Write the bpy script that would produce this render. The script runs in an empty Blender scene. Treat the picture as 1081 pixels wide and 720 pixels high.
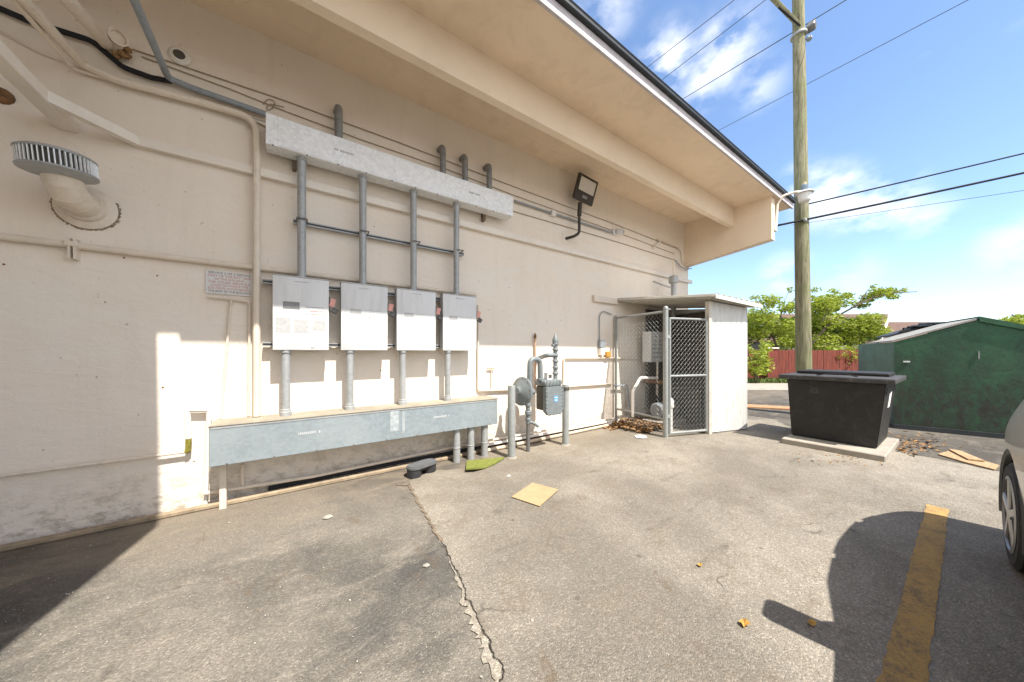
import bpy, bmesh, math, random
from mathutils import Vector, Matrix
R = random.Random(7)
PI = math.pi
sc = bpy.context.scene
COL = sc.collection

# ------------------------------------------------------------------ survey of the place
FOC, CX, HZ, VPX, CAMZ, D = 335.0, 540.5, 372.0, 1022.0, 1.5, 4.28
TH = math.atan2(VPX - CX, FOC)
SN, CS = math.sin(TH), math.cos(TH)
def _ray(px, py):
    a = (px - CX) / FOC; b = (HZ - py) / FOC
    return (a * SN + CS, -a * CS + SN, b)
def W(px, py, y=D):                       # point on the upright plane at distance y (parallel to the wall)
    d = _ray(px, py); k = y / d[1]
    return Vector((k * d[0], y, CAMZ + k * d[2]))
def G(px, py, z=0.0):                     # point on a level plane
    d = _ray(px, py); k = (z - CAMZ) / d[2]
    return Vector((k * d[0], k * d[1], z))
def Q(px, py, depth):                     # point at a given depth
    d = _ray(px, py)
    return Vector((depth * d[0], depth * d[1], CAMZ + depth * d[2]))

# ------------------------------------------------------------------ materials
def new_mat(name):
    m = bpy.data.materials.new(name); m.use_nodes = True
    nt = m.node_tree
    return m, nt, nt.nodes, nt.links, nt.nodes['Principled BSDF']
def ramp(N, L, fac, stops):
    r = N.new('ShaderNodeValToRGB')
    els = r.color_ramp.elements
    while len(els) < len(stops): els.new(0.5)
    for e, (p, c) in zip(els, stops):
        e.position = p; e.color = (c[0], c[1], c[2], 1) if hasattr(c, '__len__') else (c, c, c, 1)
    L.new(fac, r.inputs['Fac']); return r.outputs['Color']
def noise(N, L, vec, scale, detail=4, rough=0.55, dist=0.0):
    n = N.new('ShaderNodeTexNoise'); n.inputs['Scale'].default_value = scale
    n.inputs['Detail'].default_value = detail; n.inputs['Roughness'].default_value = rough
    n.inputs['Distortion'].default_value = dist
    L.new(vec, n.inputs['Vector']); return n.outputs['Fac']
def mix(N, L, fac, a, b, mode='MIX'):
    m = N.new('ShaderNodeMix'); m.data_type = 'RGBA'; m.blend_type = mode
    def put(sock, v):
        if isinstance(v, (int, float)): sock.default_value = v
        elif isinstance(v, tuple): sock.default_value = (v[0], v[1], v[2], 1)
        else: L.new(v, sock)
    put(m.inputs[0], fac); put(m.inputs[6], a); put(m.inputs[7], b)
    return m.outputs[2]
def math_(N, L, op, a, b=0.0, clamp=False):
    m = N.new('ShaderNodeMath'); m.operation = op; m.use_clamp = clamp
    for i, v in enumerate((a, b)):
        if isinstance(v, (int, float)): m.inputs[i].default_value = v
        else: L.new(v, m.inputs[i])
    return m.outputs[0]
def pos(N): return N.new('ShaderNodeNewGeometry').outputs['Position']
def stretch(N, L, vec, s):
    m = N.new('ShaderNodeVectorMath'); m.operation = 'MULTIPLY'; L.new(vec, m.inputs[0]); m.inputs[1].default_value = s
    return m.outputs[0]
def bump(N, L, bs, h, strength, dist=0.01):
    b = N.new('ShaderNodeBump'); b.inputs['Strength'].default_value = strength; b.inputs['Distance'].default_value = dist
    L.new(h, b.inputs['Height']); L.new(b.outputs['Normal'], bs.inputs['Normal'])
MATS = {}
def simple(key, col, rough=0.6, metal=0.0, var=0.12, scale=6.0, bmp=0.0, bscale=60.0, dirt=None, dirt_amt=0.4, aniso=(1, 1, 1), spec=None):
    if key in MATS: return MATS[key]
    m, nt, N, L, bs = new_mat(key)
    p = stretch(N, L, pos(N), aniso)
    n = noise(N, L, p, scale, 6, 0.6)
    lo = tuple(c * (1 - var) for c in col); hi = tuple(min(1, c * (1 + var)) for c in col)
    c = ramp(N, L, n, [(0.3, lo), (0.7, hi)])
    if dirt:
        n2 = noise(N, L, p, scale * 2.3, 8, 0.68, 0.6)
        f = ramp(N, L, n2, [(0.5, 0.0), (0.72, dirt_amt)])
        c = mix(N, L, f, c, dirt)
    L.new(c, bs.inputs['Base Color'])
    bs.inputs['Metallic'].default_value = metal
    rr = ramp(N, L, noise(N, L, p, scale * 3, 4), [(0.3, max(0, rough - 0.08)), (0.7, min(1, rough + 0.08))])
    L.new(rr, bs.inputs['Roughness'])
    if spec is not None: bs.inputs['Specular IOR Level'].default_value = spec
    if bmp: bump(N, L, bs, noise(N, L, p, bscale, 5, 0.6), bmp, 0.004)
    MATS[key] = m; return m

def wall_mat():
    m, nt, N, L, bs = new_mat('painted_stucco')
    p = pos(N)
    big = noise(N, L, p, 0.9, 5, 0.6)
    c = ramp(N, L, big, [(0.3, (0.79, 0.695, 0.59)), (0.7, (0.84, 0.755, 0.655))])
    # rain streaks and roller marks
    st = noise(N, L, stretch(N, L, p, (7, 7, 0.5)), 1.0, 6, 0.65)
    c = mix(N, L, ramp(N, L, st, [(0.52, 0.0), (0.8, 0.28)]), c, (0.60, 0.53, 0.44))
    # repaired, paler patches
    pt = noise(N, L, stretch(N, L, p, (1.0, 1.0, 1.6)), 1.5, 3, 0.5, 0.4)
    c = mix(N, L, ramp(N, L, pt, [(0.57, 0.0), (0.60, 0.5)]), c, (0.80, 0.74, 0.66))
    # grime close to the pavement
    sep = N.new('ShaderNodeSeparateXYZ'); L.new(p, sep.inputs[0])
    low = N.new('ShaderNodeMapRange'); low.inputs[1].default_value = 0.5; low.inputs[2].default_value = 0.0
    low.inputs[3].default_value = 0; low.inputs[4].default_value = 1; L.new(sep.outputs[2], low.inputs[0])
    gr = noise(N, L, stretch(N, L, p, (1, 1, 1.5)), 9.0, 9, 0.78, 0.2)
    g = math_(N, L, 'MULTIPLY', low.outputs[0], ramp(N, L, gr, [(0.47, 0.0), (0.60, 0.8)]), True)
    c = mix(N, L, g, c, (0.30, 0.245, 0.18))
    # small chips and spots
    sp = noise(N, L, p, 26, 3, 0.5)
    c = mix(N, L, ramp(N, L, sp, [(0.72, 0.0), (0.75, 0.6)]), c, (0.36, 0.31, 0.25))
    L.new(c, bs.inputs['Base Color']); bs.inputs['Roughness'].default_value = 0.75
    h1 = noise(N, L, stretch(N, L, p, (1, 1, 2.2)), 4, 7, 0.62, 0.4); h2 = noise(N, L, p, 55, 5, 0.65)
    h = math_(N, L, 'ADD', math_(N, L, 'MULTIPLY', h1, 3.0), math_(N, L, 'MULTIPLY', h2, 0.5))
    bump(N, L, bs, h, 0.38, 0.012)
    return m

def asphalt_mat(name, c_lo, c_hi, patch, seed):
    m, nt, N, L, bs = new_mat(name)
    p0 = pos(N)
    off = N.new('ShaderNodeVectorMath'); off.operation = 'ADD'; L.new(p0, off.inputs[0]); off.inputs[1].default_value = (seed, seed * 0.7, 0)
    p = off.outputs[0]
    big = noise(N, L, p, 0.55, 6, 0.62, 0.3)
    c = ramp(N, L, big, [(0.40, c_lo), (0.58, c_hi)])
    mid = noise(N, L, stretch(N, L, p, (0.8, 1.5, 1)), 2.4, 7, 0.7, 0.6)
    c = mix(N, L, ramp(N, L, mid, [(0.5, 0.0), (0.68, 0.75)]), c, patch)
    # tyre and oil smudges along the parking direction
    oil = noise(N, L, stretch(N, L, p, (0.9, 2.6, 1)), 1.7, 5, 0.6, 0.8)
    c = mix(N, L, ramp(N, L, oil, [(0.60, 0.0), (0.74, 0.5)]), c, (0.085, 0.075, 0.062))
    # aggregate
    v = N.new('ShaderNodeTexVoronoi'); v.inputs['Scale'].default_value = 120; L.new(p, v.inputs['Vector'])
    sep = N.new('ShaderNodeSeparateColor'); L.new(v.outputs['Color'], sep.inputs[0])
    ag = ramp(N, L, sep.outputs[0], [(0.0, 0.78), (0.45, 0.97), (0.8, 1.06), (0.98, 1.45)])
    c = mix(N, L, 1.0, c, ag, 'MULTIPLY')
    fine = noise(N, L, p, 190, 3, 0.7)
    c = mix(N, L, 1.0, c, ramp(N, L, fine, [(0.3, 0.82), (0.7, 1.18)]), 'MULTIPLY')
    # dark pits
    pit = noise(N, L, p, 60, 2, 0.5)
    c = mix(N, L, ramp(N, L, pit, [(0.70, 0.0), (0.75, 0.7)]), c, (0.06, 0.05, 0.04))
    # hairline cracks, drips and brown stains
    wob = N.new('ShaderNodeTexNoise'); wob.inputs['Scale'].default_value = 3.0; wob.inputs['Detail'].default_value = 6; L.new(p, wob.inputs['Vector'])
    wv = N.new('ShaderNodeVectorMath'); wv.operation = 'MULTIPLY_ADD'; L.new(wob.outputs['Color'], wv.inputs[0]); wv.inputs[1].default_value = (.5, .5, 0); L.new(p, wv.inputs[2])
    ve = N.new('ShaderNodeTexVoronoi'); ve.feature = 'DISTANCE_TO_EDGE'; ve.inputs['Scale'].default_value = 0.75; L.new(wv.outputs[0], ve.inputs['Vector'])
    hl = ramp(N, L, ve.outputs['Distance'], [(0.0, 1.0), (0.004, 0.6), (0.008, 0.0)])
    hm = ramp(N, L, noise(N, L, p, 1.1, 4, 0.6), [(0.60, 0.0), (0.66, 0.6)])
    c = mix(N, L, math_(N, L, 'MULTIPLY', hl, hm), c, (0.055, 0.047, 0.038))
    br = noise(N, L, stretch(N, L, p, (1.6, 1.0, 1)), 3.4, 7, 0.72, 1.2)
    c = mix(N, L, ramp(N, L, br, [(0.58, 0.0), (0.70, 0.6)]), c, (0.13, 0.095, 0.062))
    dv = N.new('ShaderNodeTexVoronoi'); dv.inputs['Scale'].default_value = 4.5; L.new(p, dv.inputs['Vector'])
    dm_ = ramp(N, L, dv.outputs['Distance'], [(0.0, 0.75), (0.07, 0.4), (0.12, 0.0)])
    sp_ = N.new('ShaderNodeSeparateColor'); L.new(dv.outputs['Color'], sp_.inputs[0])
    c = mix(N, L, math_(N, L, 'MULTIPLY', dm_, math_(N, L, 'GREATER_THAN', sp_.outputs[0], 0.72)), c, (0.06, 0.052, 0.043))
    # soil washed against the wall
    spz = N.new('ShaderNodeSeparateXYZ'); L.new(p0, spz.inputs[0])
    nw = N.new('ShaderNodeMapRange'); nw.inputs[1].default_value = 3.0; nw.inputs[2].default_value = 4.2; L.new(spz.outputs[1], nw.inputs[0])
    c = mix(N, L, math_(N, L, 'MULTIPLY', nw.outputs[0], ramp(N, L, mid, [(0.35, 0.15), (0.6, 0.75)])), c, (0.20, 0.16, 0.115))
    L.new(c, bs.inputs['Base Color']); bs.inputs['Roughness'].default_value = 0.92
    bs.inputs['Specular IOR Level'].default_value = 0.2
    h = math_(N, L, 'ADD', math_(N, L, 'MULTIPLY', v.outputs['Distance'], -1.0), math_(N, L, 'MULTIPLY', mid, 1.5))
    bump(N, L, bs, h, 0.6, 0.008)
    return m

def galv(name, base=(0.36, 0.37, 0.37), metal=0.25, rough=0.5, streak=(0.48, 0.485, 0.475)):
    m, nt, N, L, bs = new_mat(name)
    p = pos(N)
    v = N.new('ShaderNodeTexVoronoi'); v.inputs['Scale'].default_value = 34; L.new(p, v.inputs['Vector'])
    sep = N.new('ShaderNodeSeparateColor'); L.new(v.outputs['Color'], sep.inputs[0])
    c = ramp(N, L, sep.outputs[0], [(0, tuple(x * 0.9 for x in base)), (1, tuple(x * 1.08 for x in base))])
    big = noise(N, L, p, 2.2, 6, 0.65)
    c = mix(N, L, ramp(N, L, big, [(0.45, 0.0), (0.7, 0.55)]), c, streak)
    ru = noise(N, L, stretch(N, L, p, (1, 1, 0.5)), 9, 8, 0.75)
    c = mix(N, L, ramp(N, L, ru, [(0.64, 0.0), (0.78, 0.6)]), c, (0.27, 0.23, 0.18))
    wh = noise(N, L, p, 13, 8, 0.8, 1.0)
    c = mix(N, L, ramp(N, L, wh, [(0.66, 0.0), (0.70, 0.45)]), c, tuple(min(.85, x * 1.6) for x in base))
    L.new(c, bs.inputs['Base Color'])
    bs.inputs['Metallic'].default_value = metal
    L.new(ramp(N, L, big, [(0.3, rough - 0.1), (0.7, rough + 0.15)]), bs.inputs['Roughness'])
    bump(N, L, bs, noise(N, L, p, 2.5, 3), 0.15, 0.02)
    MATS[name] = m; return m

M_WALL = wall_mat()
M_SOFFIT = simple('soffit_paint', (0.80, 0.645, 0.475), 0.8, 0, 0.06, 1.2, 0.25, 40, (0.52, 0.38, 0.25), 0.35)
M_BEAM = simple('beam_paint', (0.80, 0.66, 0.50), 0.8, 0, 0.05, 1.2, 0.15, 40, (0.52, 0.40, 0.27), 0.2)
M_PIPE = simple('beige_painted_pipe', (0.72, 0.63, 0.52), 0.55, 0, 0.06, 5, 0.1, 40, (0.42, 0.34, 0.25), 0.35)
M_WHITE = simple('white_trim_paint', (0.78, 0.74, 0.68), 0.6, 0, 0.05, 3, 0.1, 30, (0.5, 0.45, 0.38), 0.3)
M_CAB = simple('white_cabinet_enamel', (0.69, 0.69, 0.68), 0.45, 0, 0.06, 3.5, 0.05, 20, (0.42, 0.40, 0.37), 0.35, (2, 2, .35))
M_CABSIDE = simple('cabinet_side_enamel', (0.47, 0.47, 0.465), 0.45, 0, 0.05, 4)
M_GALV = galv('weathered_galvanised')
M_GALVB = galv('bright_galvanised', (0.78, 0.785, 0.785), 0.1, 0.42, (0.84, 0.84, 0.835))
M_GALVT = galv('trough_galvanised', (0.275, 0.32, 0.34), 0.2, 0.5, (0.34, 0.375, 0.385))
M_POST = galv('post_galvanised', (0.32, 0.335, 0.325), 0.3, 0.5, (0.36, 0.375, 0.365))
M_METER = simple('meter_grey_paint', (0.19, 0.215, 0.22), 0.5, 0.1, 0.15, 12, 0.2, 50, (0.2, 0.19, 0.17), 0.5)
M_METERD = simple('meter_dark_side', (0.075, 0.07, 0.058), 0.6, 0, 0.2, 12, 0.1, 50)
M_DARKPIPE = simple('dark_steel_pipe', (0.16, 0.16, 0.155), 0.5, 0.3, 0.15, 14, 0.2, 60, (0.22, 0.15, 0.09), 0.4)
M_GREYPIPE = simple('grey_pvc_pipe', (0.27, 0.30, 0.33), 0.45, 0, 0.1, 10, 0, 0, (0.16, 0.14, 0.12), 0.4)
M_BLACKC = simple('black_cable', (0.03, 0.03, 0.033), 0.8, 0, 0.2, 12, spec=0.1)
M_CABLE = simple('painted_cable', (0.36, 0.28, 0.19), 0.7, 0, 0.15, 12)
M_BLACKP = simple('black_plastic', (0.028, 0.028, 0.03), 0.5, 0, 0.2, 7, 0.1, 60, (0.10, 0.095, 0.085), 0.35)
M_BINP = simple('black_bin_steel', (0.013, 0.0125, 0.012), 0.55, 0, 0.25, 4, 0.2, 40, (0.04, 0.034, 0.028), 0.6)
M_BINT = simple('bin_lid_plastic', (0.04, 0.038, 0.037), 0.6, 0, 0.2, 6, 0.2, 40, (0.13, 0.12, 0.105), 0.6)
M_GREYL = simple('grey_lid_plastic', (0.115, 0.12, 0.125), 0.5, 0, 0.15, 6, 0.1, 50, (0.2, 0.19, 0.17), 0.4)
M_FASCIA = simple('weathered_fascia', (0.52, 0.48, 0.49), 0.75, 0, 0.12, 5, 0.2, 40, (0.30, 0.25, 0.22), 0.5)
M_TAR = simple('dark_roof_edge', (0.022, 0.026, 0.03), 0.55, 0, 0.25, 6, 0.3, 30)
M_ROOF = simple('flat_roof_gravel', (0.4, 0.39, 0.37), 0.9, 0, 0.1, 6)
M_CONC = simple('pale_concrete', (0.33, 0.295, 0.245), 0.9, 0, 0.2, 4, 0.5, 60, (0.2, 0.17, 0.13), 0.5)
M_WOODST = simple('tan_base_board', (0.31, 0.24, 0.16), 0.85, 0, 0.3, 6, 0.4, 40, (0.17, 0.12, 0.08), 0.7)
M_CARD = simple('cardboard', (0.40, 0.275, 0.15), 0.85, 0, 0.08, 9, 0.1, 60)
M_MAT = simple('green_turf_mat', (0.16, 0.18, 0.03), 0.95, 0, 0.4, 30, 1.0, 240, (0.20, 0.17, 0.04), 0.6)
M_YELLOW = None
M_WOODP = simple('raw_plywood', (0.36, 0.24, 0.13), 0.85, 0, 0.2, 6, 0.3, 60, (0.27, 0.17, 0.09), 0.6, (1, 6, 1))
M_SIDING = simple('white_corrugated_siding', (0.60, 0.60, 0.58), 0.55, 0, 0.06, 3.0, 0.1, 30, (0.36, 0.33, 0.28), 0.55, (2, 2, 0.3))
M_SHEDROOF = simple('shed_roof_sheet', (0.56, 0.53, 0.47), 0.6, 0.1, 0.1, 4, 0, 0, (0.33, 0.28, 0.21), 0.5)
M_SHEDIN = simple('shed_inner_shade', (0.10, 0.085, 0.07), 0.8, 0, 0.25, 4, 0.3, 30)  # dark brown standing in for the shade inside the shed
M_RUST = simple('rusty_iron', (0.20, 0.10, 0.04), 0.85, 0, 0.5, 20, 0.5, 70, (0.05, 0.03, 0.02), 0.7)
M_RED = simple('red_tag', (0.55, 0.12, 0.09), 0.6, 0, 0.1, 20)
M_REDINK = simple('faded_red_ink', (0.52, 0.20, 0.17), 0.7, 0, 0.2, 20)
M_INK = simple('faded_dark_ink', (0.16, 0.12, 0.12), 0.7, 0, 0.3, 30)
M_STICK = simple('faded_sticker', (0.44, 0.44, 0.435), 0.6, 0, 0.14, 40)
M_STICK2 = simple('grey_nameplate', (0.24, 0.245, 0.25), 0.5, 0, 0.2, 60)
M_SIGN = simple('sign_face', (0.70, 0.69, 0.66), 0.5, 0, 0.04, 14, 0, 0, (0.46, 0.36, 0.24), 0.35)
M_LENS = simple('lamp_lens', (0.68, 0.66, 0.60), 0.25, 0, 0.04, 30)
M_BRONZE = simple('bronze_lamp_housing', (0.05, 0.042, 0.036), 0.5, 0.2, 0.1, 20)
M_CAMW = simple('white_camera_shell', (0.74, 0.74, 0.73), 0.35, 0, 0.03, 10)
M_LBLUE = simple('blue_sticker', (0.10, 0.32, 0.72), 0.5, 0, 0.1, 20)
M_POLE = None
M_LEAF = simple('fresh_leaves', (0.31, 0.37, 0.04), 0.55, 0, 0.4, 3.0)
def leafy(m, amt=.45):
    nt = m.node_tree; N, L = nt.nodes, nt.links; bs = N['Principled BSDF']; out = [x for x in N if x.type == 'OUTPUT_MATERIAL'][0]
    tr = N.new('ShaderNodeBsdfTranslucent'); L.new(bs.inputs['Base Color'].links[0].from_socket, tr.inputs['Color']); mx = N.new('ShaderNodeMixShader'); mx.inputs[0].default_value = amt
    L.new(bs.outputs[0], mx.inputs[1]); L.new(tr.outputs[0], mx.inputs[2]); L.new(mx.outputs[0], out.inputs['Surface'])
leafy(M_LEAF)
M_LEAF2 = simple('dark_leaves', (0.10, 0.155, 0.02), 0.55, 0, 0.4, 3.0)
leafy(M_LEAF2)
M_BARK = simple('dark_bark', (0.10, 0.075, 0.055), 0.9, 0, 0.3, 9, 0.5, 40)
M_GRASS = simple('grass_blades', (0.12, 0.17, 0.035), 0.8, 0, 0.35, 6)
M_FENCER = simple('red_stained_boards', (0.16, 0.032, 0.018), 0.8, 0, 0.45, 5, 0.3, 20, (0.11, 0.035, 0.022), 0.8, (3, 3, 0.3))
M_TILE = simple('brown_roof_tiles', (0.115, 0.066, 0.046), 0.85, 0, 0.2, 3, 0.5, 12)
M_HOUSE = simple('cream_house_wall', (0.62, 0.58, 0.52), 0.85, 0, 0.06, 2)
M_GREEN = None
M_DRYLEAF = simple('dry_leaf_litter', (0.25, 0.14, 0.06), 0.9, 0, 0.6, 25)
M_YLEAF = simple('yellow_fallen_leaf', (0.45, 0.25, 0.05), 0.8, 0, 0.2, 30)
M_PAPER = simple('white_litter', (0.74, 0.72, 0.68), 0.8, 0, 0.08, 20)
M_PEBBLE = simple('pale_grit', (0.36, 0.33, 0.285), 0.9, 0, 0.6, 9)
M_CARP = simple('silver_car_paint', (0.52, 0.505, 0.46), 0.4, 0.05, 0.03, 2)
MATS['silver_car_paint'].node_tree.nodes['Principled BSDF'].inputs['Coat Weight'].default_value = 0.6
M_GLASS = simple('dark_car_glass', (0.015, 0.018, 0.02), 0.08, 0, 0.05, 3)
M_TYRE = simple('tyre_rubber', (0.022, 0.022, 0.022), 0.85, 0, 0.2, 20, 0.2, 90)
M_RIM = simple('dark_alloy', (0.34, 0.34, 0.335), 0.35, 0.6, 0.1, 12)
M_TRIM = simple('black_body_trim', (0.03, 0.03, 0.031), 0.6, 0, 0.15, 12)
M_LAMPR = simple('tail_lamp_red', (0.30, 0.02, 0.02), 0.2, 0, 0.1, 12)
M_LAMPW = simple('headlamp_clear', (0.6, 0.62, 0.64), 0.15, 0, 0.05, 12)
M_CRACK = simple('crack_dirt', (0.035, 0.028, 0.022), 1.0, 0, 0.3, 20)
M_DUSTED = simple('crack_edge_dust', (0.275, 0.25, 0.21), 1.0, 0, 0.15, 20, 0.5, 120)
M_GLOBE = simple('frosted_lamp_bowl', (0.70, 0.70, 0.68), 0.3, 0, 0.05, 9)
M_BLUEG = simple('blue_grey_cap', (0.20, 0.27, 0.34), 0.5, 0, 0.1, 9)
M_NEST = simple('wasp_nest', (0.26, 0.15, 0.06), 0.95, 0, 0.5, 60, 0.6, 90)

def yellow_mat():
    m, nt, N, L, bs = new_mat('worn_yellow_line')
    p = pos(N)
    n = noise(N, L, p, 55, 6, 0.75); n2 = noise(N, L, stretch(N, L, p, (1, 2, 1)), 4, 6, 0.7)
    f = math_(N, L, 'ADD', math_(N, L, 'MULTIPLY', n, 0.6), math_(N, L, 'MULTIPLY', n2, 0.5))
    c = ramp(N, L, f, [(0.38, (0.50, 0.29, 0.075)), (0.54, (0.37, 0.225, 0.075)), (0.70, (0.15, 0.11, 0.065))])
    L.new(c, bs.inputs['Base Color']); bs.inputs['Roughness'].default_value = 0.9
    bump(N, L, bs, noise(N, L, p, 110, 4), 0.6, 0.006)
    return m
M_YELLOW = yellow_mat()
def pole_mat():
    m, nt, N, L, bs = new_mat('weathered_pole_wood')
    p = pos(N)
    g = noise(N, L, stretch(N, L, p, (14, 14, 1.3)), 1.6, 8, 0.7, 0.4)
    c = ramp(N, L, g, [(0.32, (0.085, 0.075, 0.045)), (0.5, (0.22, 0.205, 0.125)), (0.68, (0.36, 0.33, 0.23))])
    m2 = noise(N, L, p, 2.2, 5, 0.6)
    c = mix(N, L, ramp(N, L, m2, [(0.42, 0.0), (0.66, 0.6)]), c, (0.17, 0.20, 0.08))
    L.new(c, bs.inputs['Base Color']); bs.inputs['Roughness'].default_value = 0.9
    bump(N, L, bs, g, 0.8, 0.02)
    return m
M_POLE = pole_mat()
def dumpster_mat(name, grn):
    m, nt, N, L, bs = new_mat(name)
    p = pos(N)
    n = noise(N, L, p, 1.6, 7, 0.65)
    c = ramp(N, L, n, [(0.35, tuple(x * 0.65 for x in grn)), (0.68, tuple(x * 1.25 for x in grn))])
    sep = N.new('ShaderNodeSeparateXYZ'); L.new(p, sep.inputs[0])
    low = N.new('ShaderNodeMapRange'); low.inputs[1].default_value = 1.75; low.inputs[2].default_value = 0.5; L.new(sep.outputs[2], low.inputs[0])
    dn = noise(N, L, stretch(N, L, p, (1.6, 1.6, 0.9)), 4.5, 9, 0.78, 0.6)
    d = math_(N, L, 'MULTIPLY', low.outputs[0], ramp(N, L, dn, [(0.34, 0.0), (0.56, 0.92)]), True)
    c = mix(N, L, d, c, (0.022, 0.017, 0.012))
    fk = noise(N, L, p, 22, 6, 0.75)
    c = mix(N, L, ramp(N, L, fk, [(0.56, 0.0), (0.64, 0.8)]), c, (0.016, 0.014, 0.011))
    ru = noise(N, L, p, 7, 8, 0.75, 0.3)
    c = mix(N, L, ramp(N, L, ru, [(0.6, 0.0), (0.72, 0.7)]), c, (0.05, 0.04, 0.03))
    sc_ = noise(N, L, stretch(N, L, p, (5, 5, 0.7)), 3.3, 6, 0.7)
    c = mix(N, L, ramp(N, L, sc_, [(0.72, 0.0), (0.76, 0.7)]), c, (0.34, 0.37, 0.34))
    L.new(c, bs.inputs['Base Color']); bs.inputs['Roughness'].default_value = 0.6
    bump(N, L, bs, noise(N, L, p, 9, 5), 0.25, 0.02)
    return m
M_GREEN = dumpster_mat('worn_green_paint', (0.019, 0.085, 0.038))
M_GREENL = dumpster_mat('lit_side_green', (0.06, 0.155, 0.085))  # side-wall green, lightened in colour for the light reflecting off that face
M_GREYTOP = simple('bleached_lid', (0.30, 0.29, 0.26), 0.7, 0, 0.15, 4, 0.2, 30, (0.15, 0.13, 0.11), 0.5)
M_GROUND = asphalt_mat('old_asphalt', (0.084, 0.079, 0.072), (0.186, 0.167, 0.139), (0.255, 0.226, 0.186), 3.0)
M_PATCH = asphalt_mat('pale_asphalt', (0.180, 0.160, 0.131), (0.272, 0.243, 0.200), (0.192, 0.164, 0.127), 41.0)
M_SEAM = asphalt_mat('seam_asphalt', (0.24, 0.215, 0.175), (0.31, 0.278, 0.228), (0.26, 0.225, 0.18), 77.0)
M_DARKP = asphalt_mat('dark_asphalt', (0.075, 0.067, 0.058), (0.13, 0.118, 0.10), (0.20, 0.178, 0.148), 17.0)

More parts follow.
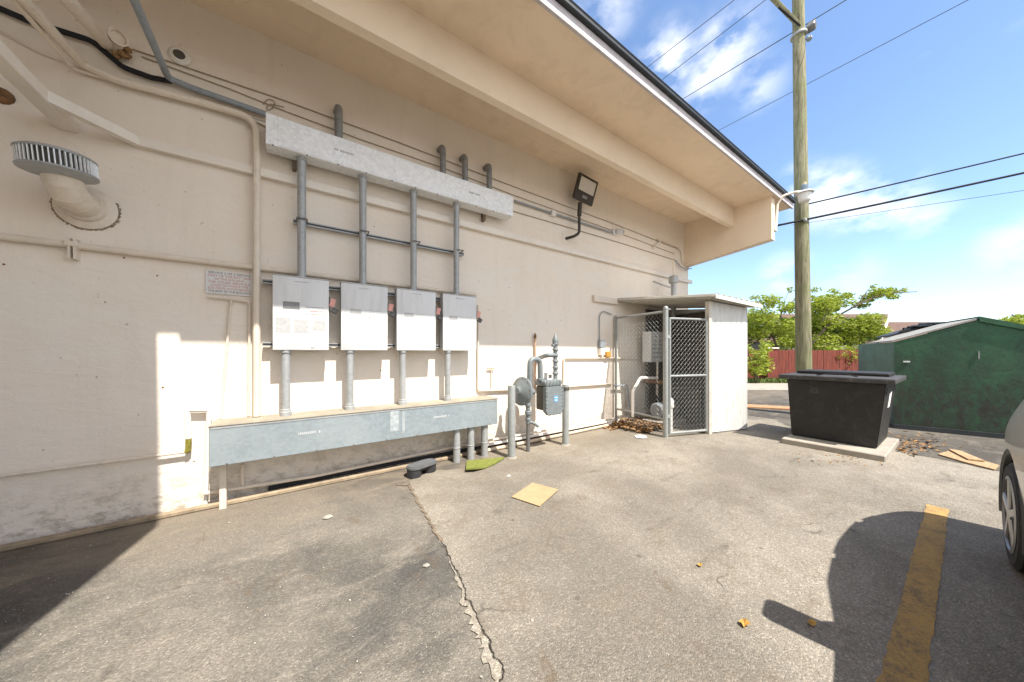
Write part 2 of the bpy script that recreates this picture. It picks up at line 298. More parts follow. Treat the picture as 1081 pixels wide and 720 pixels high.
# ------------------------------------------------------------------ mesh builder
WLOC = {}
class MB:
    def __init__(s): s.bm = bmesh.new()
    def quad(s, pts):
        return s.bm.faces.new([s.bm.verts.new(p) for p in pts])
    def box(s, c, size, rot=None, bevel=0.0, seg=1):
        b = bmesh.new(); bmesh.ops.create_cube(b, size=1.0)
        for v in b.verts: v.co = Vector((v.co.x * size[0], v.co.y * size[1], v.co.z * size[2]))
        if bevel: bmesh.ops.bevel(b, geom=b.edges[:], offset=bevel, segments=seg, affect='EDGES', profile=0.5)
        M = Matrix.Translation(Vector(c)) @ (rot.to_4x4() if rot else Matrix())
        s.add(b, M); return s
    def box2(s, lo, hi, bevel=0.0, seg=1):
        lo = Vector(lo); hi = Vector(hi)
        return s.box((lo + hi) / 2, [abs(hi[i] - lo[i]) for i in range(3)], None, bevel, seg)
    def add(s, b, M=Matrix()):
        vm = {v: s.bm.verts.new(M @ v.co) for v in b.verts}
        for f in b.faces:
            try: s.bm.faces.new([vm[v] for v in f.verts])
            except ValueError: pass
        b.free()
    def prism(s, pts, vec):
        """closed polygon pts pushed along vec"""
        vec = Vector(vec); a = [s.bm.verts.new(Vector(p)) for p in pts]; b = [s.bm.verts.new(Vector(p) + vec) for p in pts]
        s.bm.faces.new(a); s.bm.faces.new(b[::-1])
        n = len(a)
        for i in range(n): s.bm.faces.new([a[i], b[i], b[(i + 1) % n], a[(i + 1) % n]])
        return s
    def tube(s, pts, r, n=10, cap=True):
        pts = [Vector(p) for p in pts]
        rs = r if hasattr(r, '__len__') else [r] * len(pts)
        t0 = (pts[1] - pts[0]).normalized()
        up = Vector((0, 0, 1)) if abs(t0.z) < 0.9 else Vector((0, 1, 0))
        u = t0.cross(up).normalized(); rings = []
        for i, p in enumerate(pts):
            if i == 0: t = t0; k = 1
            elif i == len(pts) - 1: t = (pts[i] - pts[i - 1]).normalized(); k = 1
            else:
                ta = (pts[i] - pts[i - 1]).normalized(); tb = (pts[i + 1] - pts[i]).normalized()
                t = (ta + tb)
                t = t.normalized() if t.length > 1e-6 else ta
            u = (u - t * u.dot(t)); u = u.normalized() if u.length > 1e-6 else t.orthogonal().normalized()
            w = t.cross(u)
            rings.append([s.bm.verts.new(p + (u * math.cos(2 * PI * j / n) + w * math.sin(2 * PI * j / n)) * rs[i]) for j in range(n)])
        for a, b in zip(rings, rings[1:]):
            for j in range(n): s.bm.faces.new([a[j], a[(j + 1) % n], b[(j + 1) % n], b[j]])
        if cap: s.bm.faces.new(rings[0][::-1]); s.bm.faces.new(rings[-1])
        return s
    def pipe(s, pts, r, bend=0.1, n=10, seg=5):
        return s.tube(fillet(pts, bend, seg), r, n)
    def lathe(s, prof, base, axis=(0, 0, 1), n=24):
        """profile of (radius, height) turned about an axis through base"""
        ax = Vector(axis).normalized(); q = Vector((0, 0, 1)).rotation_difference(ax); base = Vector(base)
        rings = []
        for r, h in prof:
            rings.append([s.bm.verts.new(base + q @ Vector((max(r, 1e-4) * math.cos(2 * PI * j / n), max(r, 1e-4) * math.sin(2 * PI * j / n), h))) for j in range(n)])
        for a, b in zip(rings, rings[1:]):
            for j in range(n): s.bm.faces.new([a[j], a[(j + 1) % n], b[(j + 1) % n], b[j]])
        s.bm.faces.new(rings[0][::-1]); s.bm.faces.new(rings[-1]); return s
    def sweep_rect(s, pts, w, h):
        """rectangular section along a path in a level plane, mitred"""
        pts = [Vector(p) for p in pts]; rings = []
        for i, p in enumerate(pts):
            if i == 0: a = b = (pts[1] - pts[0]).normalized()
            elif i == len(pts) - 1: a = b = (pts[i] - pts[i - 1]).normalized()
            else: a = (pts[i] - pts[i - 1]).normalized(); b = (pts[i + 1] - pts[i]).normalized()
            t = (a + b).normalized(); nrm = Vector((-t.y, t.x, 0)).normalized(); k = 1 / max(0.3, t.dot(a))
            o = nrm * (w / 2 * k); z = Vector((0, 0, h / 2))
            rings.append([s.bm.verts.new(q) for q in (p - o - z, p + o - z, p + o + z, p - o + z)])
        for a, b in zip(rings, rings[1:]):
            for j in range(4): s.bm.faces.new([a[j], a[(j + 1) % 4], b[(j + 1) % 4], b[j]])
        s.bm.faces.new(rings[0][::-1]); s.bm.faces.new(rings[-1]); return s
    def build(s, name, mat, parent=None, smooth=35):
        bmesh.ops.recalc_face_normals(s.bm, faces=s.bm.faces[:])
        me = bpy.data.meshes.new(name); s.bm.to_mesh(me); s.bm.free()
        return link(me, name, mat, parent, smooth)
def link(me, name, mat, parent=None, smooth=35):
    for m in (mat if isinstance(mat, (list, tuple)) else [mat]): me.materials.append(m)
    if smooth and me.polygons:
        me.polygons.foreach_set('use_smooth', [True] * len(me.polygons)); me.set_sharp_from_angle(angle=math.radians(smooth))
    o = bpy.data.objects.new(name, me); COL.objects.link(o)
    if parent is not None:
        base = WLOC[parent.name]; me.transform(Matrix.Translation(-base)); o.parent = parent; WLOC[o.name] = base.copy()
    else:
        xs = [v.co for v in me.vertices]
        lo = Vector((min(v.x for v in xs), min(v.y for v in xs), min(v.z for v in xs))); hi = Vector((max(v.x for v in xs), max(v.y for v in xs), 0))
        base = Vector(((lo.x + hi.x) / 2, (lo.y + hi.y) / 2, lo.z))
        me.transform(Matrix.Translation(-base)); o.location = base; WLOC[o.name] = base
    return o
def fillet(pts, r, seg=5):
    pts = [Vector(p) for p in pts]; out = [pts[0]]
    for i in range(1, len(pts) - 1):
        p, a, b = pts[i], pts[i - 1], pts[i + 1]
        da, db = (a - p), (b - p); la, lb = da.length, db.length
        if la < 1e-6 or lb < 1e-6: continue
        da /= la; db /= lb; ang = da.angle(db)
        if ang > PI - 0.03: out.append(p); continue
        t = min(r / math.tan(ang / 2), la * 0.48, lb * 0.48)
        p0, p1 = p + da * t, p + db * t
        for k in range(seg + 1):
            x = k / seg; out.append(p0 * (1 - x) ** 2 + p * 2 * x * (1 - x) + p1 * x ** 2)
    out.append(pts[-1]); return out
def tag(o, label=None, cat=None, group=None, kind=None):
    if label: o['label'] = label
    if cat: o['category'] = cat
    if group: o['group'] = group
    if kind: o['kind'] = kind
    return o
def thing(name, label, cat, loc, group=None):
    o = bpy.data.objects.new(name, None); COL.objects.link(o); o.location = Vector(loc); o.empty_display_size = 0.1
    WLOC[o.name] = Vector(loc); return tag(o, label, cat, group)
def tube_thing(name, pts, r, mat, label, cat, bend=0.08, group=None, n=10):
    return tag(MB().pipe(pts, r, bend, n).build(name, mat), label, cat, group)
def text_mesh(body, size, mat_name=None):
    cu = bpy.data.curves.new('lettering', 'FONT'); cu.body = body; cu.size = size; cu.align_x = 'CENTER'; cu.resolution_u = 2; cu.extrude = 0.0006
    o = bpy.data.objects.new('lettering', cu); COL.objects.link(o)
    dg = bpy.context.evaluated_depsgraph_get(); me = bpy.data.meshes.new_from_object(o.evaluated_get(dg))
    bpy.data.objects.remove(o); bpy.data.curves.remove(cu); return me
def ground_poly(name, pts, z, mat):
    mb = MB(); mb.quad([(p[0], p[1], z) for p in pts]); o = mb.build(name, mat, None, 0); return tag(o, kind='structure')

# ------------------------------------------------------------------ ground
g = MB(); g.quad([(-300, -300, 0), (300, -300, 0), (300, 300, 0), (-300, 300, 0)])
tag(g.build('ground', M_GROUND, None, 0), kind='structure')

def jitter_line(pts, step, amp, rnd):
    out = []
    for a, b in zip(pts, pts[1:]):
        n = max(1, int((b - a).length / step))
        for k in range(n):
            p = a.lerp(b, k / n); d = (b - a).normalized(); nrm = Vector((-d.y, d.x, 0))
            out.append(p + nrm * rnd.uniform(-amp, amp))
    out.append(pts[-1]); return out
crack_px = [(432, 508), (436, 521), (451, 547), (470, 581), (481, 607), (492.5, 634), (500, 652), (511, 671), (519, 690), (528, 705), (526, 719)]
crack = [G(*p) for p in crack_px]
d_end = (crack[-1] - crack[-2]).normalized()
tail = [crack[-1] + Vector((-0.22, -0.35, 0)), crack[-1] + Vector((-0.3, -1.0, 0)), crack[-1] + Vector((-0.1, -2.2, 0))]
cr = jitter_line(crack + tail, 0.035, 0.012, random.Random(3))
# pale pavement right of the crack, up to the wall
top_edge = jitter_line([G(432, 508) + Vector((0.35, 0.18, 0)), Vector((2.05, 3.55, 0)), Vector((2.2, 3.9, 0))], 0.05, 0.02, random.Random(4))
patch_pts = cr[::-1] + [G(432, 508) + Vector((0.12, 0.06, 0))] + top_edge + [Vector((2.3, 4.26, 0)), Vector((5.6, 4.26, 0)), Vector((9.0, 2.4, 0)), Vector((9.2, -0.4, 0)), Vector((7.5, -1.5, 0)), Vector((6.0, -6, 0)), Vector((1.0, -6, 0))]
ground_poly('pavement_patch', patch_pts, 0.004, M_PATCH)
def strip(name, pts, w0, w1, z, mat, rnd):
    mb = MB(); L_, R_ = [], []
    for i, p in enumerate(pts):
        a = pts[max(0, i - 1)]; b = pts[min(len(pts) - 1, i + 1)]; d = (b - a).normalized(); nrm = Vector((-d.y, d.x, 0))
        wl = rnd.uniform(w0, w1)
        L_.append(mb.bm.verts.new((p.x + nrm.x * wl, p.y + nrm.y * wl, z))); wl = rnd.uniform(w0, w1)
        R_.append(mb.bm.verts.new((p.x - nrm.x * wl, p.y - nrm.y * wl, z)))
    for i in range(len(pts) - 1): mb.bm.faces.new([L_[i], L_[i + 1], R_[i + 1], R_[i]])
    return tag(mb.build(name, mat, None, 0), kind='structure')
vis = [p for p in cr if p.y > 0.6]
sv_ = jitter_line([p for p in vis if p.y < G(475, 592).y], .018, .003, random.Random(64))
rs_ = random.Random(5); smb = MB(); La, Ra = [], []
for i, p in enumerate(sv_):
    f = min(1, i / 30); La.append((p.x - (.004 + .045 * f) * rs_.uniform(.4, 1.25), p.y + rs_.uniform(-.008, .008), .0075)); Ra.append((p.x + rs_.uniform(-.004, .008), p.y, .0075))
lv = [smb.bm.verts.new(q) for q in La]; rv_ = [smb.bm.verts.new(q) for q in Ra]
for i in range(len(lv) - 1): smb.bm.faces.new([lv[i], lv[i + 1], rv_[i + 1], rv_[i]])
tag(smb.build('pavement_seam', M_SEAM, None, 0), kind='structure')
ck = jitter_line([p + Vector((.008, 0, 0)) for p in vis if p.y < G(466, 572).y], .014, .007, random.Random(61))
strip('pavement_crack', ck, 0.0008, 0.0055, 0.0115, M_CRACK, random.Random(6))
cb2 = jitter_line([G(418, 512), G(432, 513), G(443, 533), G(452, 548), G(466, 572)], .03, .012, random.Random(62))
strip('pavement_stain', cb2, 0.004, 0.02, 0.008, simple('brown_stain', (0.17, 0.13, 0.09), 1, 0, .3, 20, .4, 120), random.Random(63))
c2 = jitter_line([G(300, 606), G(345, 585), G(400, 566), G(432, 545)], 0.04, 0.015, random.Random(8))
# dark tar bands lower left and behind the bins
blob = lambda c, rx, ry, n, rnd, rot=0: [Vector((c[0] + (rx * math.cos(t) * math.cos(rot) - ry * math.sin(t) * math.sin(rot)) * (1 + rnd.uniform(-0.18, 0.18)), c[1] + (rx * math.cos(t) * math.sin(rot) + ry * math.sin(t) * math.cos(rot)) * (1 + rnd.uniform(-0.18, 0.18)), 0)) for t in [2 * PI * k / n for k in range(n)]]
ground_poly('side_lane', [(40, -16), (34, 9), (9.0, 9)] + [tuple(p) for p in jitter_line([Vector((8.9, 2.5, 0)), Vector((8.2, 2.0, 0)), Vector((7.55, .55, 0)), Vector((7.3, -.3, 0)), Vector((6.9, -1.5, 0)), Vector((6, -6, 0))], .08, .05, random.Random(23))], 0.0065, M_DARKP)
# pale footpath in front of the red fence
fl, fr = Q(770, 409, 14.6), Q(960, 409, 14.6)
def fence_pt(px, depth): q = Q(px, HZ, depth); return Vector((q.x, q.y, 0))
ground_poly('footpath', [fence_pt(740, 12.6), fence_pt(980, 12.6), fence_pt(1010, 15.3), fence_pt(740, 15.3)], 0.010, M_CONC)
gr = MB()
for k in range(2600):
    p = fence_pt(R.uniform(770, 960), R.uniform(15.4, 16.6)); h = R.uniform(0.06, 0.24); a = R.uniform(0, PI)
    dx, dy = math.cos(a) * 0.02, math.sin(a) * 0.02
    gr.quad([(p.x - dx, p.y - dy, 0), (p.x + dx, p.y + dy, 0), (p.x + R.uniform(-.06, .06), p.y + R.uniform(-.06, .06), h), (p.x - dx * .3, p.y, h * .9)])
tag(gr.build('grass', M_GRASS, None, 0), 'strip of rough grass along the foot of the red fence', 'grass', None, 'stuff')
# painted parking line
yl = MB(); rnd = random.Random(12); Lp = []; Rp = []
x = 5.13
while x > -3.0:
    Lp.append((x, 0.235 + rnd.uniform(-.006, .006))); Rp.append((x, 0.105 + rnd.uniform(-.006, .006))); x -= 0.06
yl.quad([(p[0], p[1], 0.008) for p in Lp] + [(p[0], p[1], 0.008) for p in Rp[::-1]])
tag(yl.build('parking_line', M_YELLOW, None, 0), kind='structure')
# loose grit
gt = MB(); rnd = random.Random(21)
for k in range(900):
    px, py = rnd.uniform(-20, 1040), rnd.uniform(455, 719)
    p = G(px, py)
    if p.y > 4.1 or (p.x > 6.5 and p.y < 2): continue
    s_ = rnd.uniform(0.0012, 0.0042) * (1 + (rnd.random() > .96) * 1.2)
    b = bmesh.new(); bmesh.ops.create_icosphere(b, subdivisions=1, radius=s_)
    for v in b.verts: v.co *= rnd.uniform(.7, 1.2)
    gt.add(b, Matrix.Translation((p.x, p.y, 0.004 + s_ * .5)))
tag(gt.build('grit', M_PEBBLE), 'pale loose grit scattered over the asphalt', 'grit', None, 'stuff')

# ------------------------------------------------------------------ building
XE = 8.72                                            # end of the wall
bld = thing('building', 'long beige stucco building with deep overhanging eave and concrete end beam', 'building', (3, D, 0))
MB().box2((-9, D, -0.05), (XE, 14, 4.9)).build('wall', M_WALL, bld)
EY, EZ = 2.37, 4.88
MB().box2((-9, EY, EZ), (9.62, 14, 4.96)).build('soffit', M_SOFFIT, bld)
MB().box2((-0.6, EY - 0.035, 4.862), (9.64, EY - 0.002, 4.985)).build('fascia', M_FASCIA, bld)
re = MB(); rnd = random.Random(9); x = -0.6; pr = []
re.box2((-0.6, EY - 0.085, 4.988), (9.66, EY + 0.3, 5.035), 0.008)
re.tube([(-0.6, EY - 0.075, 5.05), (9.67, EY - 0.075, 5.05)], 0.016, 6)
re.build('roof_edge', M_TAR, bld)
MB().box2((-9, EY - 0.04, 5.04), (9.6, 14, 5.12)).build('roof', M_ROOF, bld)
MB().box2((-9, 3.13, 4.44), (8.5, 3.235, EZ)).build('downstand_beam', M_BEAM, bld)
# tapering end beam under the eave
eb = MB(); eb.prism([(8.5, D, 3.76), (8.5, 2.42, 3.95), (8.5, 2.42, EZ), (8.5, D, EZ)], (0.2, 0, 0)); eb.build('end_beam', M_BEAM, bld)
# the side wing left of the camera; its eave shades the left part of the wall and yard
MB().box2((-9, -9, -0.05), (-2.6, D - 0.01, 4.86)).build('wing_wall', M_WALL, bld)
wr = MB(); wr.prism([(-9, -9, 4.9), (-1.0, -9, 4.9), (-0.80, -0.23, 4.9), (-0.54, 1.07, 4.9), (-0.76, EY + 0.05, 4.9), (-9, EY + 0.05, 4.9)], (0, 0, 0.18)); wr.build('wing_roof', M_SOFFIT, bld)
# anchors dotted over the wall
rnd = random.Random(31)
ha = MB()
for px, py in [(516, 327), (532, 328), (577, 339), (592, 338), (538, 343), (551, 343), (576, 302), (402, 391), (395, 239), (108, 238), (4, 279), (111, 319), (131, 272), (166, 291), (205, 487), (172, 409), (102, 398)]:
    p = W(px, py); MB().lathe([(0.007 * rnd.uniform(.7, 1.4), 0.0), (0.004, 0.005)], (p.x, D, p.z), (0, -1, 0), 8).build('wall_anchor', M_RUST, bld)
# ceiling seam
sm = MB(); sm.tube([(-3, 4.0, EZ - 0.001), (8.5, 3.96, EZ - 0.001)], 0.006, 4); sm.build('soffit_seam', M_SOFFIT, bld)

# raceway trim along the wall
zr = 3.385
M_RACE = simple('pale_raceway_paint', (0.78, 0.71, 0.62), 0.5, 0, 0.04, 4, 0, 0, (0.5, 0.42, 0.32), 0.25)
rw = thing('wall_raceway', 'flat beige raceway channel running along the wall and angling out at its left end', 'raceway', (3, D, zr))
MB().sweep_rect([(-1.50, 3.87, zr), (-1.125, D - 0.035, zr), (XE + 0.1, D - 0.035, zr)], 0.06, 0.08).build('channel', M_RACE, rw)
MB().box2((-1.58, 2.4, zr - .045), (-1.468, D - .002, zr + .045), 0.006).build('cross_duct', M_RACE, rw)

# base board / kerb strip along the wall foot
tag(MB().box2((-3, 4.135, 0.0), (2.3, 4.185, 0.045), 0.01).build('base_board', M_WOODST), 'tan weathered board lying along the foot of the wall', 'board')

# ------------------------------------------------------------------ roof-level pipes at left
P0 = W(90, 73); z0 = W(122, 84, 4.23).z
pe = W(25, 0, 3.3); pdir = (pe - Vector((P0.x, 4.22, P0.z))).normalized()
zc = W(180, 100, 4.22).z
xv = W(271, 200, 4.20).x
tube_thing('conduit', [pe + pdir * 0.9, Vector((P0.x, 4.215, P0.z)), W(122, 84, 4.215), W(215, 109, 4.215), Vector((xv, 4.2, W(258, 121, 4.2).z)), Vector((xv, 4.2, 0.84))], 0.033, M_PIPE, 'thick beige conduit crossing the upper wall then dropping straight down beside the text sign', 'conduit', 0.16)
pe2 = W(14, 0, 3.3); pd2 = (pe2 - W(78, 73, 4.24)).normalized()
tube_thing('conduit', [pe2 + pd2 * 0.8, W(78, 73, 4.24), W(113, 83, 4.25)], 0.016, M_PIPE, 'thin beige conduit hugging the underside of the thick one at top left', 'conduit', 0.06)
gx = W(178, 83, 4.22)
tube_thing('conduit', [(gx.x, 2.7, gx.z + .02), (gx.x, 4.215, gx.z), W(200, 92, 4.215), W(282, 121, 4.215)], 0.028, M_GREYPIPE, 'grey plastic conduit coming in under the soffit to the left end of the silver wireway', 'conduit', 0.05)
tube_thing('conduit', [W(-60, -10, 4.24), W(0, 9, 4.24), W(30, 22, 4.24), W(97, 43, 4.23), W(130, 71, 4.23), W(160, 82, 4.235), W(181, 86, 4.23)], 0.022, M_BLACKC, 'black flexible conduit snaking along the top of the wall at far left', 'conduit', 0.1)
jb = thing('junction_pipe', 'fat beige pipe stub ending in an open round box with a brown insect nest', 'pipe fitting', W(118, 46, 4.2))
a = W(112, 46, 4.2); b = W(72, 0, 3.45); dv = (b - a).normalized()
MB().tube([a, b + dv * 0.6], 0.045, 14).build('pipe', M_PIPE, jb)
MB().lathe([(0.03, -.03), (0.055, 0.0), (0.06, 0.04), (0.048, 0.045), (0.044, 0.015), (0.0, 0.015)], W(123, 40, 4.16), (0.5, -0.8, -0.25), 20).build('round_box', M_PIPE, jb)
ns = MB()
rnd = random.Random(2)
for k in range(14):
    b_ = bmesh.new(); bmesh.ops.create_icosphere(b_, subdivisions=1, radius=rnd.uniform(.012, .03)); q = W(128 + rnd.uniform(-8, 8), 57 + rnd.uniform(-5, 5), 4.22 + rnd.uniform(-.03, .03)); ns.add(b_, Matrix.Translation(q))
ns.build('nest', M_NEST, jb)
q = W(190, 60)
rv = thing('round_vent', 'small round grey vent cap set in the wall near the soffit', 'vent', (q.x, D, q.z))
MB().lathe([(0.075, 0), (0.08, 0.012), (0.06, 0.028), (0.045, 0.028)], (q.x, D - .001, q.z), (0, -1, 0), 24).build('collar', M_WHITE, rv)
MB().lathe([(0.043, 0.0), (0.042, 0.031), (0.03, 0.034)], (q.x, D - .001, q.z), (0, -1, 0), 20).build('grille', M_METERD, rv)
q = W(3, 102)
tag(MB().lathe([(0.06, 0), (0.055, 0.03), (0.03, 0.05), (0.028, 0.09), (0.01, 0.09)], (q.x, D, q.z), (0, -1, 0), 12).build('rusty_fitting', M_RUST), 'rusty brown broken fitting on the wall at the far left edge', 'pipe fitting')

# long thin cables under the soffit
def cable(pxs, r, mat, label, off=0.012, sag=0.0):
    pts = [W(px, py, D - off) for px, py in pxs]
    return tag(MB().tube(fillet(pts, 0.3, 3), r, 5).build('wall_cable', mat), label, 'cable')
cable([(140, 52), (205, 74), (300, 106), (420, 150), (545, 198), (650, 237), (716, 263)], 0.007, M_CABLE, 'topmost thin cable stretched along the wall just under the soffit')
cable([(150, 60), (240, 93), (300, 117), (380, 147), (470, 178), (545, 207), (640, 241), (712, 268)], 0.006, M_CABLE, 'slack thin cable running just below the topmost wall cable')
cable([(0, 33), (40, 55), (110, 80), (200, 104), (282, 128)], 0.009, M_PIPE, 'thin beige painted cable sagging along the wall above the round vent pipe')
cable([(542, 223), (600, 240), (660, 258), (714, 275)], 0.007, M_CABLE, 'thin cable along the wall right of the wireway and below the camera conduit')
cable([(278, 110), (283, 104), (291, 107), (288, 115), (281, 117), (283, 109), (300, 113)], 0.005, M_CABLE, 'small loop of spare cable above the left end of the wireway')
cable([(240, 116), (262, 125), (281, 134)], 0.008, M_CABLE, 'short dark cable under the grey conduit left of the wireway')

# ------------------------------------------------------------------ roof jack vent on the left
fx, fz = -1.425, 2.727
vt = thing('wall_vent', 'round slatted metal vent cap on a beige elbow pipe at left', 'vent', (fx, D, fz))
MB().lathe([(0.175, 0.0), (0.178, 0.012), (0.15, 0.026), (0.125, 0.03), (0.12, 0.07), (0.108, 0.07)], (fx, D - .001, fz), (0, -1, 0), 32).build('flange', M_PIPE, vt)
rg = MB(); rnd = random.Random(11); pp_ = []; rr_ = []
for k in range(120):
    t = PI * .8 + PI * 1.34 * k / 119; q_ = 0.180 + rnd.uniform(-.004, .010); pp_.append((fx + q_ * math.cos(t), D - .003, fz + q_ * math.sin(t))); rr_.append(rnd.choice((.003, .005, .008, .011)))
rg.tube(pp_, rr_, 6)
rg.build('sealant', simple('old_sealant', (0.30, 0.23, 0.16), .95, 0, .4, 40, .6, 90), vt)
el = MB(); ang = [0, 30, 60, 90]; RB = 0.20
el_pts = [Vector((fx, D - 0.02, fz)), Vector((fx, D - 0.19, fz))] + [Vector((fx, D - 0.19 - RB * math.sin(math.radians(t)), fz + RB * (1 - math.cos(math.radians(t))))) for t in (25, 50, 75)] + [Vector((fx - 0.0, D - 0.395, fz + 0.20))]
el.tube(el_pts, 0.1, 24); el.build('elbow', M_PIPE, vt, 20)
sv = MB()
for i in (1, 2, 4):
    t = (el_pts[i + 1] - el_pts[i - 1]).normalized(); sv.tube([el_pts[i] - t * .006, el_pts[i] + t * .006], 0.103, 24)
sv.build('seam_band', M_PIPE, vt)
cb = Vector((fx, D - 0.395, fz + 0.115)); cax = Vector((-0.06, -0.05, 1))
MB().lathe([(0.102, -0.03), (0.16, -0.012), (0.186, -0.004), (0.188, 0.006), (0.17, 0.010), (0.102, 0.010)], cb, cax, 40).build('base_ring', M_GALV, vt)
MB().lathe([(0.160, 0.008), (0.160, 0.115), (0.15, 0.118)], cb, cax, 40).build('inner_drum', M_METERD, vt)
sl = MB(); qr = Vector((0, 0, 1)).rotation_difference(cax.normalized())
for k in range(48):
    t = 2 * PI * k / 48; c_ = cb + qr @ Vector((0.178 * math.cos(t), 0.178 * math.sin(t), 0.062)); sl.box(c_, (0.011, 0.006, 0.108), (qr.to_matrix() @ Matrix.Rotation(t + .3, 3, 'Z')))
sl.build('slats', M_GALVB, vt)
MB().lathe([(0.184, 0.112), (0.188, 0.116), (0.187, 0.124), (0.17, 0.136), (0.1, 0.150), (0.0, 0.154)], cb, cax, 40).build('cap', M_GALV, vt)

# horizontal pipe with strut clamp
zp = 2.39
tube_thing('wall_pipe', [(-3, 4.235, zp + .005), (2.28, 4.235, zp - 0.02)], 0.027, M_PIPE, 'long beige horizontal pipe across the wall below the vent and behind the cabinets', 'pipe')
pc = thing('pipe_clamp', 'beige strut clamp gripping the horizontal pipe at left', 'clamp', W(81, 264))
for dx in (-0.014, 0.014):
    q = W(81, 264); MB().box2((q.x + dx - .006, 4.2, q.z - .09), (q.x + dx + .006, D - .001, q.z + .08)).build('strut', M_PIPE, pc)
q = W(81, 261); MB().box2((q.x - .04, 4.195, q.z - .012), (q.x + .03, 4.235, q.z + .03), .004).build('strap', M_PIPE, pc)

# ------------------------------------------------------------------ text sign
A_, B_ = W(217, 283), W(267.5, 314.5)
sgx0, sgx1 = W(217.3, 300).x, W(267, 300).x; sgz1 = W(242, 287.5).z; sgz0 = W(242, 311.5).z
sg = thing('sign', 'small white notice with seven lines of faded red and black lettering', 'sign', ((sgx0 + sgx1) / 2, D, sgz0))
MB().box2((sgx0, D - .016, sgz0), (sgx1, D - .001, sgz1), .002).build('plate', M_SIGN, sg)
lines = ['SERVICE 2 OF 2 SERVICE', 'PART OF THE EAST SIDE', 'OF THE BUILDING', 'THE OTHER SERVICE IS', 'LOCATED INSIDE THE', 'ELECTRICAL ROOM SERVING', 'THE REST OF THE BUILDING']
lh = (sgz1 - sgz0) / 7.6
for i, t in enumerate(lines):
    me = text_mesh(t, lh * 1.0)
    xs = [v.co.x for v in me.vertices]; wd = max(xs) - min(xs); tw = (sgx1 - sgx0) * (0.9 if len(t) > 19 else 0.8 if len(t) > 16 else 0.62)
    me.transform(Matrix.Translation((((sgx0 + sgx1) / 2), D - .017, sgz1 - lh * (i + 1.02))) @ Matrix.Rotation(PI / 2, 4, 'X') @ Matrix.Diagonal((tw / wd, 1, 1, 1)))
    link(me, 'lettering', M_INK if i in (0, 6) else M_REDINK, sg, 0)

# small pipes under the sign and trap by the trough
q1, q2, q3 = W(218, 312.5), W(263, 318.5), W(263, 437)
tube_thing('conduit', [W(219, 313, 4.25), W(246, 316, 4.25), W(263.5, 319, 4.25), (W(262.5, 319, 4.25).x, 4.25, 0.84)], 0.012, M_PIPE, 'thin beige conduit starting under the text sign and dropping next to the thick conduit', 'conduit', 0.02)
tube_thing('conduit', [W(244, 317, 4.255), W(236, 405, 4.255), W(233, 442, 4.255)], 0.011, M_PIPE, 'thin slanting beige conduit below the text sign', 'conduit', 0.02)
dr = thing('drain_pipe', 'beige drain pipe with an upside-down U bend and mossy elbow left of the trough', 'pipe', W(205, 470, 4.24))
y_ = 4.235
MB().pipe([(-3, y_, W(0, 504, y_).z), W(195.5, 477, y_)], 0.014, .02).build('run', M_PIPE, dr)
MB().pipe([W(195.5, 477, y_), W(198.5, 476, y_), W(199, 462, y_)], 0.021, .03).build('mossy_elbow', simple('mossy', (0.22, 0.20, 0.03), 0.9, 0, 0.4, 40, 0.5, 80), dr)
MB().pipe([W(199, 463, y_), W(198, 432.5, y_), W(221, 432.5, y_), W(220, 452, y_)], 0.022, .02).build('trap', M_WHITE, dr)
MB().pipe([W(220, 452, y_), (W(216.5, 500, y_).x, y_, 0.0)], 0.02, .02).build('downpipe', M_WHITE, dr)
# ------------------------------------------------------------------ upper wireway
YF = 4.02
bl, br = W(280.3, 151.2, YF), W(541.6, 228.6, YF); tl = W(281, 119, YF)
ux0, ux1, uz0, uz1 = bl.x, br.x, (bl.z + br.z) / 2, (tl.z + W(541.6, 207, YF).z) / 2
uw = thing('wireway', 'long shiny silver wireway box mounted high on the wall above the cabinets', 'wireway', ((ux0 + ux1) / 2, D, uz0))
MB().box2((ux0, YF, uz0), (ux1, 4.205, uz1), .004).build('body', M_GALVB, uw)
cov = MB(); cov.box2((ux0 + .1, YF - .004, uz0 + .012), (ux0 + 1.25, YF + .001, uz1 - .008), .002); cov.box2((ux0 + 1.255, YF - .004, uz0 + .012), (ux1 - .12, YF + .001, uz1 - .008), .002); cov.build('cover', M_GALVB, uw)
sw = MB()
for k in range(11):
    x = ux0 + .06 + k * (ux1 - ux0 - .12) / 10
    MB().lathe([(0.008, 0), (0.008, .006), (.004, .01)], (x, YF + .004, uz0 + .004), (0, -.6, -1), 8).build('screw', M_DARKPIPE, uw)
for x in (ux0 + .22, ux1 - .42): MB().box2((x, 4.20, uz0 - .09), (x + .04, D, uz1), .002).build('bracket', simple('brown_bracket', (0.20, 0.15, 0.11), .8, 0, .3, 30), uw)
def ink_line(mb, x0, x1, y, z, h, rnd, fill=.75):
    x = x0
    while x < x1:
        w = h * rnd.uniform(.35, .8); 
        if rnd.random() < .9: mb.box2((x, y - .0012, z - h / 2 * rnd.uniform(.75, 1)), (min(x1, x + w * fill), y, z + h / 2))
        x += w
for i, (pa, pb) in enumerate((((353, 158), (374, 163)), ((495, 204), (507, 205)))):
    a, b = W(*pa, YF - .004), W(*pb, YF - .004); mb = MB(); ink_line(mb, a.x, b.x, YF - .005, (a.z + b.z) / 2, .022, random.Random(i)); mb.build('marking', M_STICK, uw)

M_ELB = simple('dull_grey_elbow', (0.26, 0.27, 0.27), .5, .3, .2, 14, .1, 50, (.14, .12, .10), .5)
